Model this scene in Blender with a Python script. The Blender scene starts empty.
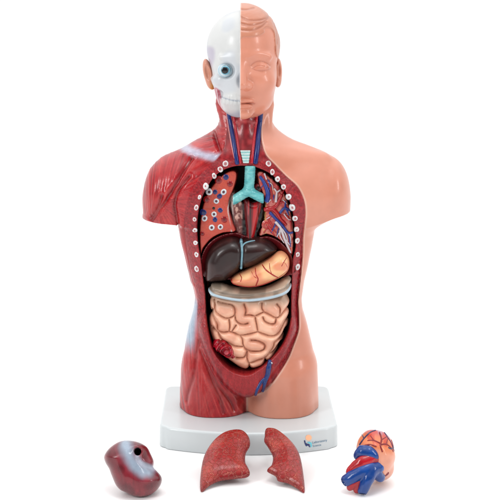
import bpy, bmesh, math, time
import numpy as np
T0 = time.time()
# ------------------------------------------------------------------ camera numbers (millimetres)
CAM_D, CAM_H, HOR = 1000.0, 366.7, 60.0          # distance to the torso's middle plane, height, horizon row
F = np.float32
scene = bpy.context.scene
col = scene.collection

# ------------------------------------------------------------------ numpy helpers
def lin(c):
    c = np.asarray(c, dtype=np.float64) / 255.0
    return np.where(c <= 0.04045, c / 12.92, ((c + 0.055) / 1.055) ** 2.4).astype(F)
def ss(a, b, x):
    t = np.clip((x - a) / (b - a), 0, 1); return t * t * (3 - 2 * t)
def smin(a, b, k):
    h = np.clip(0.5 + 0.5 * (b - a) / k, 0, 1); return b + (a - b) * h - k * h * (1 - h)
def smax(a, b, k): return -smin(-a, -b, k)
def ell(x, y, q, c, r):
    px, py, pq = x - c[0], y - c[1], q - c[2]
    k0 = np.sqrt((px / r[0]) ** 2 + (py / r[1]) ** 2 + (pq / r[2]) ** 2)
    k1 = np.sqrt((px / r[0] ** 2) ** 2 + (py / r[1] ** 2) ** 2 + (pq / r[2] ** 2) ** 2) + 1e-6
    return k0 * (k0 - 1) / k1
def cap3(x, y, q, a, b, r0, r1):
    ax, ay, aq = a; dx, dy, dq = b[0] - ax, b[1] - ay, b[2] - aq
    L = dx * dx + dy * dy + dq * dq
    t = np.clip(((x - ax) * dx + (y - ay) * dy + (q - aq) * dq) / L, 0, 1)
    return np.sqrt((x - ax - t * dx) ** 2 + (y - ay - t * dy) ** 2 + (q - aq - t * dq) ** 2) - (r0 + (r1 - r0) * t)
def hash3(i, j, k):
    n = (i.astype(np.int64) * 374761393 + j.astype(np.int64) * 668265263 + k.astype(np.int64) * 2147483647) & 0xffffffff
    n = ((n ^ (n >> 13)) * 1274126177) & 0xffffffff
    n = (n ^ (n >> 16)) & 0xffff
    return (n / 65535.0).astype(F)
def vnoise(x, y, z):
    x = np.asarray(x, F); y = np.asarray(y, F) + 0 * x; z = np.asarray(z, F) + 0 * x
    xi, yi, zi = np.floor(x), np.floor(y), np.floor(z)
    fx, fy, fz = x - xi, y - yi, z - zi
    fx = fx * fx * (3 - 2 * fx); fy = fy * fy * (3 - 2 * fy); fz = fz * fz * (3 - 2 * fz)
    r = 0
    for a in (0, 1):
        for b in (0, 1):
            for c in (0, 1):
                r = r + hash3(xi + a, yi + b, zi + c) * (fx if a else 1 - fx) * (fy if b else 1 - fy) * (fz if c else 1 - fz)
    return r
def catmull(P, n, closed):
    P = np.array(P, float); m = len(P); out = []
    rng = range(m) if closed else range(m - 1)
    for i in rng:
        if closed: p0, p1, p2, p3 = P[(i - 1) % m], P[i], P[(i + 1) % m], P[(i + 2) % m]
        else: p0, p1, p2, p3 = P[max(i - 1, 0)], P[i], P[i + 1], P[min(i + 2, m - 1)]
        for t in np.arange(n) / n:
            out.append(0.5 * ((2 * p1) + (-p0 + p2) * t + (2 * p0 - 5 * p1 + 4 * p2 - p3) * t * t + (-p0 + 3 * p1 - 3 * p2 + p3) * t ** 3))
    if not closed: out.append(P[-1])
    return np.array(out)
class Field:
    """distance field of a closed outline (negative inside) or of open lines, looked up on a grid"""
    def __init__(s, polys, closed=True, h=0.5, pad=40, n=5):
        if not isinstance(polys[0], (list, np.ndarray)): polys = [polys]
        S = [catmull(p, n, closed) if n > 1 else np.array(p, float) for p in polys]
        A = np.concatenate(S); s.lo = A.min(0) - pad; s.h = h
        nx, nq = (np.ceil((A.max(0) + pad - s.lo) / h) + 2).astype(int)
        X, Q = np.meshgrid(s.lo[0] + np.arange(nx) * h, s.lo[1] + np.arange(nq) * h, indexing='ij')
        d2 = np.full(X.shape, 1e9); ins = np.zeros(X.shape, bool)
        for P in S:
            m = len(P)
            for i in range(m if closed else m - 1):
                a, b = P[i], P[(i + 1) % m]; e = b - a; L = e @ e + 1e-12
                t = np.clip(((X - a[0]) * e[0] + (Q - a[1]) * e[1]) / L, 0, 1)
                d2 = np.minimum(d2, (X - a[0] - t * e[0]) ** 2 + (Q - a[1] - t * e[1]) ** 2)
                if closed and a[1] != b[1]:
                    c = ((a[1] > Q) != (b[1] > Q)) & (X < (b[0] - a[0]) * (Q - a[1]) / (b[1] - a[1]) + a[0]); ins ^= c
        d = np.sqrt(d2)
        s.g = np.where(ins, -d, d).astype(F)
    def __call__(s, x, q):
        u = np.clip((x - s.lo[0]) / s.h, 0, s.g.shape[0] - 1.001); v = np.clip((q - s.lo[1]) / s.h, 0, s.g.shape[1] - 1.001)
        i, j = u.astype(np.int32), v.astype(np.int32); u = u - i; v = v - j
        g = s.g
        return (g[i, j] * (1 - u) + g[i + 1, j] * u) * (1 - v) + (g[i, j + 1] * (1 - u) + g[i + 1, j + 1] * u) * v
def inflate(d, y, yc, R, Tf, Tb):
    w = np.maximum(1 + d / R, 0); v = (y - yc) / np.where(y < yc, Tf, Tb)
    return (np.sqrt(w * w + v * v) - 1) * np.minimum(R, np.minimum(Tf, Tb))
# photo pixel -> body coordinates (x right, q down, both mm) on the plane at depth Y
def at(px, py, Y=-38.0):
    k = 1 + Y / CAM_D; return (250 + (px - 250) * k, HOR + (py - HOR) * k)
def ats(L, Y=-38.0): return [at(p[0], p[1], Y) for p in L]

# ------------------------------------------------------------------ frames: local (x, y, q) -> world metres
class Body:
    sign = 1
    def world(s, P): return np.stack([(P[:, 0] - 250), P[:, 1], (CAM_H + HOR - P[:, 2])], 1) / 1000
    def nrm(s, N): return np.stack([N[:, 0], N[:, 1], -N[:, 2]], 1)
BODY = Body()
class Tilt:
    """a plane lying in the scene at origin O, tilted phi from upright; local x right, q down the plane, y away from the viewer"""
    def __init__(s, O, phi):
        s.O = np.array(O, float); a = math.radians(phi)
        s.u = np.array([1, 0, 0.]); s.v = np.array([0, -math.sin(a), -math.cos(a)]); s.w = np.array([0, math.cos(a), -math.sin(a)])
    def world(s, P): return (s.O + P[:, :1] * s.u + P[:, 2:3] * s.v + P[:, 1:2] * s.w) / 1000
    def nrm(s, N): return N[:, :1] * s.u + N[:, 2:3] * s.v + N[:, 1:2] * s.w
    def z(s, x, y, q): return s.O[2] + q * s.v[2] + y * s.w[2]
    def pts(s, L):
        out = []
        C = np.array([0, -CAM_D, CAM_H])
        for px, py in L:
            d = np.array([(px - 250) / CAM_D, 1, -(py - HOR) / CAM_D])
            t = ((s.O - C) @ s.w) / (d @ s.w); p = C + d * t - s.O
            out.append((p @ s.u, p @ s.v))
        return out
    def pt(s, px, py, y=0.0):
        C = np.array([0, -CAM_D, CAM_H]); d = np.array([(px - 250) / CAM_D, 1, -(py - HOR) / CAM_D])
        t = ((s.O + y * s.w - C) @ s.w) / (d @ s.w); p = C + d * t - s.O
        return (p @ s.u, y, p @ s.v)

# ------------------------------------------------------------------ implicit surface -> mesh (surface nets)
def nets(f, lo, hi, h):
    B = 8; lo = np.array(lo, F); n = np.ceil((np.array(hi) - lo) / (B * h)).astype(int)
    c = [lo[i] + (np.arange(n[i]) + 0.5) * B * h for i in range(3)]
    CX, CY, CQ = np.meshgrid(*c, indexing='ij')
    fc = f(CX.astype(F), CY.astype(F), CQ.astype(F)).astype(F)
    act = np.abs(fc) < B * h * 1.5
    V = np.empty((n[0], n[1], n[2], B, B, B), F); V[:] = fc[..., None, None, None]
    ia = np.argwhere(act); o = np.arange(B) * h
    ox, oy, oq = [a.astype(F) for a in np.meshgrid(o, o, o, indexing='ij')]
    for s in range(0, len(ia), 3000):
        I = ia[s:s + 3000]; base = lo + I * (B * h)
        V[I[:, 0], I[:, 1], I[:, 2]] = f((base[:, 0, None, None, None] + ox).astype(F), (base[:, 1, None, None, None] + oy).astype(F), (base[:, 2, None, None, None] + oq).astype(F))
    V = V.transpose(0, 3, 1, 4, 2, 5).reshape(n * B)
    S = V < 0
    cnt = np.zeros(np.array(S.shape) - 1, np.uint8)
    for a in (0, 1):
        for b in (0, 1):
            for d in (0, 1):
                cnt += S[a:S.shape[0] - 1 + a, b:S.shape[1] - 1 + b, d:S.shape[2] - 1 + d]
    cells = np.argwhere((cnt > 0) & (cnt < 8)); K = len(cells)
    idx = np.full(cnt.shape, -1, np.int32); idx[cells[:, 0], cells[:, 1], cells[:, 2]] = np.arange(K)
    acc = np.zeros((K, 3), F); num = np.zeros(K, F)
    corner = {}
    for a in (0, 1):
        for b in (0, 1):
            for d in (0, 1): corner[a, b, d] = V[cells[:, 0] + a, cells[:, 1] + b, cells[:, 2] + d]
    for p in corner:
        for ax in range(3):
            if p[ax]: continue
            q = list(p); q[ax] = 1; va, vb = corner[p], corner[tuple(q)]
            m = (va < 0) != (vb < 0); t = np.where(m, va / np.where(m, va - vb, 1), 0)
            for k in range(3): acc[:, k] += np.where(m, p[k] + (t if k == ax else 0), 0)
            num += m
    P = lo + (cells + acc / num[:, None]) * h
    faces = []
    for ax in range(3):
        o1, o2 = [(1, 2), (2, 0), (0, 1)][ax]
        sl = [slice(1, s - 1) for s in S.shape]; sl[ax] = slice(0, S.shape[ax] - 1)
        sh = list(sl); sh[ax] = slice(1, S.shape[ax])
        A, Bq = S[tuple(sl)], S[tuple(sh)]
        e = np.argwhere(A != Bq); off = np.array([1, 1, 1]); off[ax] = 0; e = e + off
        fl = S[e[:, 0], e[:, 1], e[:, 2]]
        def cid(d1, d2):
            g = e.copy(); g[:, o1] -= d1; g[:, o2] -= d2; return idx[g[:, 0], g[:, 1], g[:, 2]]
        q4 = np.stack([cid(1, 1), cid(0, 1), cid(0, 0), cid(1, 0)], 1)
        q4[~fl] = q4[~fl][:, ::-1]; faces.append(q4)
    Fc = np.concatenate(faces); Fc = Fc[(Fc >= 0).all(1)]
    return P.astype(np.float64), Fc
def vnormals(P, Fc):
    d1 = P[Fc[:, 2]] - P[Fc[:, 0]]; d2 = P[Fc[:, 3]] - P[Fc[:, 1]]; n = np.cross(d1, d2)
    N = np.zeros_like(P)
    for k in range(4):
        for a in range(3): N[:, a] += np.bincount(Fc[:, k], n[:, a], len(P))
    return N / (np.linalg.norm(N, axis=1, keepdims=True) + 1e-12)
def surf_y(f, x, q, y0=-62.0, y1=30.0):
    ys = np.arange(y0, y1, 0.25, dtype=F); v = f(np.full_like(ys, x), ys, np.full_like(ys, q)); i = np.argmax(v < 0)
    return float(ys[i]) if v[i] < 0 else y1

# ------------------------------------------------------------------ objects
def link(name, me, mat, parent=None):
    o = bpy.data.objects.new(name, me); col.objects.link(o)
    if mat: me.materials.append(mat)
    if parent: o.parent = parent
    return o
def add_mesh(name, P, Fc, colr, mat, parent=None, frame=BODY, N=None, loc=None):
    """P local verts, Fc quads (outward in local coords), colr per-vertex linear colour"""
    W = frame.world(P)
    if loc is not None: W = W - np.array(loc)
    me = bpy.data.meshes.new(name)
    det = -1                                        # local (x, y, q-down) is left-handed in the world
    Fq = Fc[:, ::-1] if det < 0 else Fc
    me.vertices.add(len(W)); me.vertices.foreach_set('co', W.astype(F).ravel())
    k = Fq.shape[1]
    me.loops.add(Fq.size); me.loops.foreach_set('vertex_index', Fq.astype(np.int32).ravel())
    me.polygons.add(len(Fq)); me.polygons.foreach_set('loop_start', np.arange(0, Fq.size, k, dtype=np.int32))
    me.update(calc_edges=True); me.validate()
    me.polygons.foreach_set('use_smooth', np.ones(len(me.polygons), bool))
    if colr is not None:
        a = me.color_attributes.new('Col', 'FLOAT_COLOR', 'POINT')
        C4 = np.ones((len(W), 4), F); C4[:, :3] = colr; a.data.foreach_set('color', C4.ravel())
    if N is not None:
        me.normals_split_custom_set_from_vertices(frame.nrm(N).astype(F).tolist())
    return link(name, me, mat, parent)
def sub(P, Fc, keep):
    f = Fc[keep]; u, inv = np.unique(f.ravel(), return_inverse=True)
    return u, inv.reshape(f.shape)
def build(name, f, lo, hi, h, colour, mat, parent=None, frame=BODY, disp=None, loc=None):
    P, Fc = nets(f, lo, hi, h)
    N = vnormals(P, Fc)
    if disp is not None:
        P = P + N * disp(P[:, 0], P[:, 1], P[:, 2], N)[:, None]; N = vnormals(P, Fc)
    C = colour(P[:, 0], P[:, 1], P[:, 2], N) if callable(colour) else np.tile(lin(colour), (len(P), 1))
    o = add_mesh(name, P, Fc, C, mat, parent, frame, N, loc)
    if frame is not BODY: print(name, 'lowest', round(float(frame.world(P)[:, 2].min()) * 1000, 1), 'box', P.min(0).round(0), P.max(0).round(0))
    return o
def mixc(a, b, t):
    t = np.asarray(t)[..., None]; return a * (1 - t) + b * t
def empty(name, loc, label, cat, group=None):
    o = bpy.data.objects.new(name, None); col.objects.link(o); o.location = loc; o.empty_display_size = 0.01
    o['label'] = label; o['category'] = cat
    if group: o['group'] = group
    return o
def tag(o, label, cat, group=None):
    o['label'] = label; o['category'] = cat
    if group: o['group'] = group
    return o
def tube_arrays(pts, rad, seg=12, n=6, flat=1.0):
    P = catmull(pts, n, False); R = np.interp(np.linspace(0, 1, len(P)), np.linspace(0, 1, len(rad)), rad) if np.ndim(rad) else np.full(len(P), rad)
    Tn = np.gradient(P, axis=0); Tn /= np.linalg.norm(Tn, axis=1, keepdims=True) + 1e-9
    V = []; up = np.array([0, 1, 0.])
    for i in range(len(P)):
        a = np.cross(Tn[i], up); a /= np.linalg.norm(a) + 1e-9; b = np.cross(a, Tn[i])
        th = np.linspace(0, 2 * np.pi, seg, endpoint=False)
        V.append(P[i] + R[i] * (np.cos(th)[:, None] * a + flat * np.sin(th)[:, None] * b))
    V = np.concatenate(V); m = len(P); Q = []
    for i in range(m - 1):
        for j in range(seg):
            Q.append((i * seg + j, i * seg + (j + 1) % seg, (i + 1) * seg + (j + 1) % seg, (i + 1) * seg + j))
    c0, c1 = len(V), len(V) + 1
    V = np.vstack([V, P[0] - Tn[0] * R[0] * 0.5, P[-1] + Tn[-1] * R[-1] * 0.5])
    for j in range(seg):
        Q.append((c0, (j + 1) % seg, j, j)); Q.append((c1, (m - 1) * seg + j, (m - 1) * seg + (j + 1) % seg, (m - 1) * seg + (j + 1) % seg))
    return V, Q
def poly_mesh(name, V, Q, colr, mat, parent, frame=BODY, loc=None):
    """general small mesh; faces may be degenerate quads (triangles)"""
    W = frame.world(np.array(V, float))
    if loc is not None: W = W - np.array(loc)
    faces = []
    for q in Q:
        g = []
        for i in q:
            if i not in g: g.append(int(i))
        if len(g) > 2: faces.append(g)
    me = bpy.data.meshes.new(name); me.from_pydata(W.tolist(), [], faces)
    bm = bmesh.new(); bm.from_mesh(me); bmesh.ops.recalc_face_normals(bm, faces=bm.faces); bm.to_mesh(me); bm.free()
    me.polygons.foreach_set('use_smooth', np.ones(len(me.polygons), bool))
    a = me.color_attributes.new('Col', 'FLOAT_COLOR', 'POINT'); C4 = np.ones((len(W), 4), F)
    C4[:, :3] = colr; a.data.foreach_set('color', C4.ravel())
    return link(name, me, mat, parent)
def tubes(name, lines, colr, mat, parent, frame=BODY, seg=12, flat=1.0, loc=None):
    V, Q = [], []; n0 = 0
    for pts, rad in lines:
        v, q = tube_arrays(pts, rad, seg, flat=flat); V.append(v); Q += [tuple(i + n0 for i in t) for t in q]; n0 += len(v)
    return poly_mesh(name, np.concatenate(V), Q, lin(colr), mat, parent, frame, loc)
def drape(f, L, lift=0.2, Y=-38.0, step=3.0, y0=-62.0):
    """photo polyline laid on a surface"""
    P = catmull(ats(L, Y), 3, False); out = []
    for x, q in P: out.append((x, surf_y(f, x, q, y0) + lift, q))
    return out
def dome(name, c, rx, rq, bulge, rings, mat, parent, frame=BODY, seg=20, ax=(1, 0), tilt=0.0, loc=None, nrm=None):
    """a small oval button standing proud of a surface; rings = [(radius fraction, colour)]"""
    V, Cc, Q = [], [], []; m = len(rings)
    for r, cc in rings:
        for j in range(seg):
            th = 2 * np.pi * j / seg; a, b = math.cos(th) * r * rx, math.sin(th) * r * rq
            a, b = a * math.cos(tilt) - b * math.sin(tilt), a * math.sin(tilt) + b * math.cos(tilt)
            yy = 0.4 - bulge * math.sqrt(max(0, 1 - r * r)) if r < 1 else 1.2
            p = np.array([c[0] + a, c[1] + yy, c[2] + b])
            if nrm is not None:                       # lean the button to the given surface slope
                p[1] += -(nrm[0] * a + nrm[2] * b) / nrm[1]
            V.append(p); Cc.append(lin(cc))
    for i in range(m - 1):
        for j in range(seg): Q.append((i * seg + j, i * seg + (j + 1) % seg, (i + 1) * seg + (j + 1) % seg, (i + 1) * seg + j))
    Q.append(tuple(range(seg)))
    return poly_mesh(name, V, Q, np.array(Cc), mat, parent, frame, loc)

# ------------------------------------------------------------------ materials
def paint(name, rough=0.32, coat=0.35, mottle=0.10, mscale=220, bump=0.05, bscale=900, vein=None, sss=0.0, gain=0.68):
    m = bpy.data.materials.new(name); m.use_nodes = True; nt = m.node_tree; N = nt.nodes; L = nt.links
    b = N['Principled BSDF']; at_ = N.new('ShaderNodeAttribute'); at_.attribute_name = 'Col'
    tc = N.new('ShaderNodeTexCoord')
    n1 = N.new('ShaderNodeTexNoise'); n1.inputs['Scale'].default_value = mscale; n1.inputs['Detail'].default_value = 5
    L.new(tc.outputs['Object'], n1.inputs['Vector'])
    mr = N.new('ShaderNodeMapRange'); mr.inputs['From Min'].default_value = 0.3; mr.inputs['From Max'].default_value = 0.7
    mr.inputs['To Min'].default_value = gain * (1 - mottle); mr.inputs['To Max'].default_value = gain * (1 + mottle)
    L.new(n1.outputs['Fac'], mr.inputs['Value'])
    mx = N.new('ShaderNodeVectorMath'); mx.operation = 'SCALE'
    L.new(at_.outputs['Color'], mx.inputs[0]); L.new(mr.outputs['Result'], mx.inputs['Scale'])
    src = mx.outputs['Vector']
    n2 = N.new('ShaderNodeTexNoise'); n2.inputs['Scale'].default_value = bscale; n2.inputs['Detail'].default_value = 3
    L.new(tc.outputs['Object'], n2.inputs['Vector'])
    bp = N.new('ShaderNodeBump'); bp.inputs['Strength'].default_value = bump; bp.inputs['Distance'].default_value = 0.001
    hgt = n2.outputs['Fac']
    if vein:
        vs, vc, w, strength = vein
        dn = N.new('ShaderNodeTexNoise'); dn.inputs['Scale'].default_value = vs * 1.3; L.new(tc.outputs['Object'], dn.inputs['Vector'])
        ad = N.new('ShaderNodeVectorMath'); ad.operation = 'MULTIPLY_ADD'
        ad.inputs[1].default_value = (.75 / vs,) * 3; L.new(dn.outputs['Color'], ad.inputs[0]); L.new(tc.outputs['Object'], ad.inputs[2])
        vo = N.new('ShaderNodeTexVoronoi'); vo.feature = 'DISTANCE_TO_EDGE'; vo.inputs['Scale'].default_value = vs
        L.new(ad.outputs['Vector'], vo.inputs['Vector'])
        r = N.new('ShaderNodeMapRange'); r.inputs['From Max'].default_value = w; r.inputs['To Min'].default_value = 1; r.inputs['To Max'].default_value = 0
        L.new(vo.outputs['Distance'], r.inputs['Value'])
        # lines fade in and out over the surface
        fn = N.new('ShaderNodeTexNoise'); fn.inputs['Scale'].default_value = vs * 0.35; L.new(tc.outputs['Object'], fn.inputs['Vector'])
        fr = N.new('ShaderNodeMapRange'); fr.inputs['From Min'].default_value = 0.38; fr.inputs['From Max'].default_value = 0.62
        fr.inputs['To Min'].default_value = 0.25; fr.inputs['To Max'].default_value = 0.85; L.new(fn.outputs['Fac'], fr.inputs['Value'])
        mu = N.new('ShaderNodeMath'); mu.operation = 'MULTIPLY'; L.new(r.outputs['Result'], mu.inputs[0]); L.new(fr.outputs['Result'], mu.inputs[1])
        cm = N.new('ShaderNodeMix'); cm.data_type = 'RGBA'; cm.inputs['B'].default_value = (*(lin(vc) * gain), 1)
        L.new(mu.outputs[0], cm.inputs['Factor']); L.new(src, cm.inputs['A']); src = cm.outputs['Result']
        r2 = N.new('ShaderNodeMapRange'); r2.inputs['From Max'].default_value = w * 3; L.new(vo.outputs['Distance'], r2.inputs['Value'])
        hgt = r2.outputs['Result']; bp.inputs['Strength'].default_value = strength
    L.new(hgt, bp.inputs['Height']); L.new(bp.outputs['Normal'], b.inputs['Normal'])
    L.new(src, b.inputs['Base Color'])
    rr = N.new('ShaderNodeMapRange'); rr.inputs['To Min'].default_value = rough * 0.8; rr.inputs['To Max'].default_value = rough * 1.25
    L.new(n1.outputs['Fac'], rr.inputs['Value']); L.new(rr.outputs['Result'], b.inputs['Roughness'])
    b.inputs['Coat Weight'].default_value = coat * .7; b.inputs['Coat Roughness'].default_value = 0.12; b.inputs['Specular IOR Level'].default_value = .4
    if sss: b.inputs['Subsurface Weight'].default_value = sss; b.inputs['Subsurface Radius'].default_value = (0.004, 0.002, 0.001); b.inputs['Subsurface Scale'].default_value = 1
    return m
M_skin = paint('skin_paint', 0.33, 0.3, 0.035, 90, 0.03, 700)
M_bone = paint('bone_paint', 0.33, 0.15, 0.02, 90, 0.03, 600, gain=0.64)
M_muscle = paint('muscle_paint', 0.30, 0.35, 0.12, 260, 0.10, 1100)
M_cavity = paint('cavity_paint', 0.6, 0.0, 0.1, 200, 0.03, 800)
M_rim = paint('cut_tissue_paint', 0.34, 0.25, 0.22, 900, 0.35, 1500)
M_gloss = paint('gloss_organ_paint', 0.24, 0.5, 0.08, 160, 0.04, 700)
M_liver = paint('liver_paint', 0.3, 0.22, 0.08, 160, 0.05, 700, gain=0.6)
M_gut = paint('intestine_paint', 0.3, 0.4, 0.05, 150, 0.05, 800, gain=0.82)
M_section = paint('lung_section_paint', 0.36, 0.25, 0.14, 700, 0.12, 1200)
M_small = paint('vessel_paint', 0.28, 0.4, 0.08, 500, 0.04, 1200)
M_lung = paint('lung_surface_paint', 0.36, 0.3, 0.16, 180, 0.1, 900, vein=(235, (224, 128, 102), 0.05, 0.7))
M_spleen = paint('maroon_organ_paint', 0.26, 0.45, 0.14, 120, 0.05, 800)

# ================================================================== TORSO
TORSO_LOC = (0, 0, 0.0207)
torso = empty('anatomical_torso', TORSO_LOC, 'anatomical human torso model, half red muscle and half peach skin, standing on a white base', 'torso model')
BASE_Q = CAM_H + HOR - 20.7        # q of the base's top face

yoke_px = [(219, 90), (219.5, 118), (213.5, 130), (197, 139), (181.6, 148), (161, 157.4), (149.5, 172), (144.5, 191), (143.3, 213), (143.3, 300),
           (350, 300), (350, 210), (348.6, 191), (342, 170.5), (330, 155), (311, 146.4), (288, 137), (272, 121), (270.5, 90)]
F_yoke = Field(yoke_px, n=4)
window_px = [(262, 88), (261, 118), (261, 132), (262, 144), (266, 155.6), (274, 164.5), (286, 176.6), (297.4, 186.4), (303.7, 199), (305.5, 212), (304.7, 225),
             (303.7, 240), (303.4, 260), (302, 275), (300.5, 290), (299, 306), (299.6, 320), (299, 334), (294, 347), (288, 361), (278, 376), (266, 391),
             (256, 398), (247, 400.5), (234, 397), (220, 384), (210, 369), (203, 353), (198, 337), (196.5, 320), (196, 300), (190, 277), (186, 255), (183.5, 225),
             (186, 205), (192, 190), (203, 173), (216, 160), (223, 150), (227, 130), (228.5, 118), (229, 88)]
F_win = Field(ats(window_px), n=4)
open_px = [(245, 166.6), (255.6, 168), (272.4, 176), (285, 191), (292, 209), (295, 228), (296, 248), (293, 262), (292, 280), (291.5, 300), (291, 320), (287.5, 335),
           (280.5, 348.5), (270, 360), (258, 369), (247, 373), (233, 370), (221, 360), (213, 347), (208.5, 332), (206, 315), (205, 296), (203, 280), (201, 262),
           (197.5, 242), (197, 223), (199.6, 206), (205, 191), (216, 175.5), (231, 168)]
F_open = Field(ats(open_px, -36), n=4)
rows = np.array([  # q, xl, xr, yf, yb
    [150, 208, 288, -18, 24], [160, 196, 298, -27, 29], [172, 187, 306, -33, 31], [190, 181, 311, -37, 33], [207, 179, 314.5, -39, 33], [226, 179, 315, -39, 33],
    [246, 183.5, 311.5, -38, 31], [266, 188, 307.5, -37, 29], [280, 192, 304, -36.5, 28], [297, 196, 301.6, -36, 27], [308, 193.5, 302.6, -36, 28],
    [322, 189, 307, -36, 29], [345, 185, 312.5, -36, 31], [362, 184, 314.6, -33, 33], [382, 183, 315, -22, 34], [412, 183, 315, -12, 33]], float)
qs = np.arange(150, 412.5, 0.5); 
def _sm(v):
    v = np.interp(qs, rows[:, 0], v); k = np.hanning(21); k /= k.sum(); return np.convolve(np.pad(v, 10, 'edge'), k, 'valid')
TAB = [_sm(rows[:, i]) for i in range(1, 5)]
PRM = None
C_creases = Field([ats(c, -30) for c in (
    [(192, 159), (184, 171), (175, 186), (166, 201), (158, 212), (152, 221)],
    [(190, 176), (180, 188), (175, 202), (176, 214), (178, 226)],
    [(162, 196), (158, 208), (150, 219)],
    [(213, 134), (219, 148), (224, 157)],
    [(199, 341), (196, 357), (194, 375), (188, 394), (186, 404)],
    [(200, 350), (208, 366), (218, 384), (230, 400), (234, 410)],
    [(203, 356), (212, 378), (221, 398), (224, 412)],
    [(186, 236), (190, 254), (194, 276)], [(183, 231), (186, 252), (190, 268), (194, 283)])], closed=False, pad=10)
F_clav = Field([ats([(166, 142), (182, 148.6), (197, 153.6), (212, 156.6), (229, 157.6)], -28)], closed=False, pad=40)
def trunk(x, y, q):
    i = np.clip((q - 150) * 2, 0, len(qs) - 1.001); j = i.astype(np.int32); t = i - j
    xl, xr, yf, yb = [a[j] * (1 - t) + a[j + 1] * t for a in [T.astype(F) for T in TAB]]
    hw = (xr - xl) * 0.5; xc = (xr + xl) * 0.5; yc = 0.0
    v = np.where(y < yc, y / yf, y / yb); u = np.abs(x - xc) / hw
    g = (u ** 2.7 + np.abs(v) ** 2.7) ** (1 / 2.7) - 1
    core = g * np.minimum(hw, np.minimum(-yf, yb) + 4)
    core = smax(core, 152 - q, 8.0)
    # shoulders and neck
    tt = ss(118, 158, q); tf = 23 + 8 * tt
    yk = inflate(F_yoke(x, q), y, (7 - 7 * tt), 25.0, 24 + 6 * tt, 25 + 4 * tt)
    yk = smin(yk, ell(x, y, q, (164, -3, 196), (19.0, 31.5, 36)), 5)
    yk = smin(yk, ell(x, y, q, (331, -3, 192), (18.0, 31.5, 34)), 5)
    cut = np.where(x < 247, 217.2 + np.maximum(x - 143, 0) * 0.10, 210.5 + np.maximum(350 - x, 0) * 0.20)
    yk = smax(yk, q - cut, 1.2)
    d = smin(core, yk, 5.0)
    # chest, collar bones, shoulder-blade mass
    d = smin(d, ell(x, y, q, (300, -22, 196), (32, 19, 30)), 9)
    d = smin(d, ell(x, y, q, (193, -22, 190), (26, 18, 28)), 9)
    d = smin(d, cap3(x, y, q, (262, -20, 153), (322, -13, 158), 4.5, 5), 9)
    d = smin(d, cap3(x, y, q, (226, -24, 156), (190, -18, 153), 3.6, 2.4), 9)
    # neck muscles (both sides) and larynx
    d = smin(d, cap3(x, y, q, (221, 2, 104), (235, -22, 156), 5.5, 4.0), 4)
    d = smin(d, cap3(x, y, q, (268, 2, 106), (266, -18, 156), 5.5, 3.6), 4)
    d = smin(d, cap3(x, y, q, (246, -12, 118), (246, -17, 142), 8, 7), 4)
    d = smin(d, cap3(x, y, q, (238, -16, 121), (254, -16, 121), 3, 3), 2)
    # pelvis: two thigh stumps, hip bulge
    for c, hw2, hd in ((215.6, 32.9, 34.0), (281.2, 34.3, 37.0)):
        u = np.abs(x - c) / hw2; v = np.abs(y - 0.0) / hd
        lg = ((u ** 2.3 + v ** 2.3) ** (1 / 2.3) - 1) * hw2
        lg = smax(lg, 352 - q, 18.0); d = smin(d, lg, 7)
    # bowl-like cut rim over the groin, and a slightly raised rim everywhere
    w = F_win(x, q)
    bowl = inflate(w, y, -20.0, 9.0, 22 + 2.5 * ss(330, 385, q), 20.0)
    bowl = smax(bowl, 300 - q, 20.0)
    d = smin(d, bowl, 3.0)
    # the cut flesh sits a step below the skin
    step = 1.6 * ss(246, 262, x) * ss(9, 5, y) * ss(396, 360, q) * ss(0.6, -0.6, w) * ss(100, 130, q)
    d = d + step + 1.0 * ss(4, 9, np.abs(w)) * 0
    # front neck recess with strap muscles
    # open cavity
    o = F_open(x, q)
    cav = smax(o + 0.0 * y, y - 15.0, 3.0)
    d = smax(d, -cav, 1.6)
    d = smax(d, q - BASE_Q, 1.0)
    return d
def skin_side(x, y, q):
    """signed: positive on the skin side"""
    w = F_win(x, q)
    a = np.where(q > 372, np.minimum(x - 246.3, w + .5), np.minimum(x - 247.0, w))
    back = x - 247.0
    t = ss(2, 10, y)
    return a * (1 - t) + back * t
def fibre(x, q, cx, cq, k, r):
    a = np.arctan2(q - cq, x - cx); rr = np.hypot(x - cx, q - cq)
    return vnoise(a * k, rr * r, 3.0) * 0.65 + vnoise(a * k * 2.3, rr * r * 1.3, 9.0) * 0.35
def fibres(x, y, q):
    n = fibre(x, q, 152, 262, 62, 0.04)                        # deltoid
    n = np.where((C_s := (x - 182) + (q - 178) * 0.75) > 0, fibre(x, q, 160, 196, 34, 0.05), n)      # chest
    n = np.where(q < 152, fibre(x, q, 262, 128, 30, 0.06), n)
    n = np.where(q > 222, vnoise((x + (q - 222) * -0.2) * 0.62, q * 0.05, y * 0.5), n)
    n = np.where(q > 300, fibre(x, q, 205, 500, 110, 0.03), n)
    n = np.where((q > 352) & (x > 205), fibre(x, q, 190, 320, 60, 0.04), n)
    n = np.where(y > 8, vnoise(x * 0.12, y * 0.3, q * 0.7), n)
    return n
def rim_fibres(x, y, q):
    n = vnoise(x * 0.9, y * .9, q * 0.9)
    n = np.where(q > 355, vnoise(x * 0.85, 1.0, q * 0.10), n)
    return n
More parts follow.
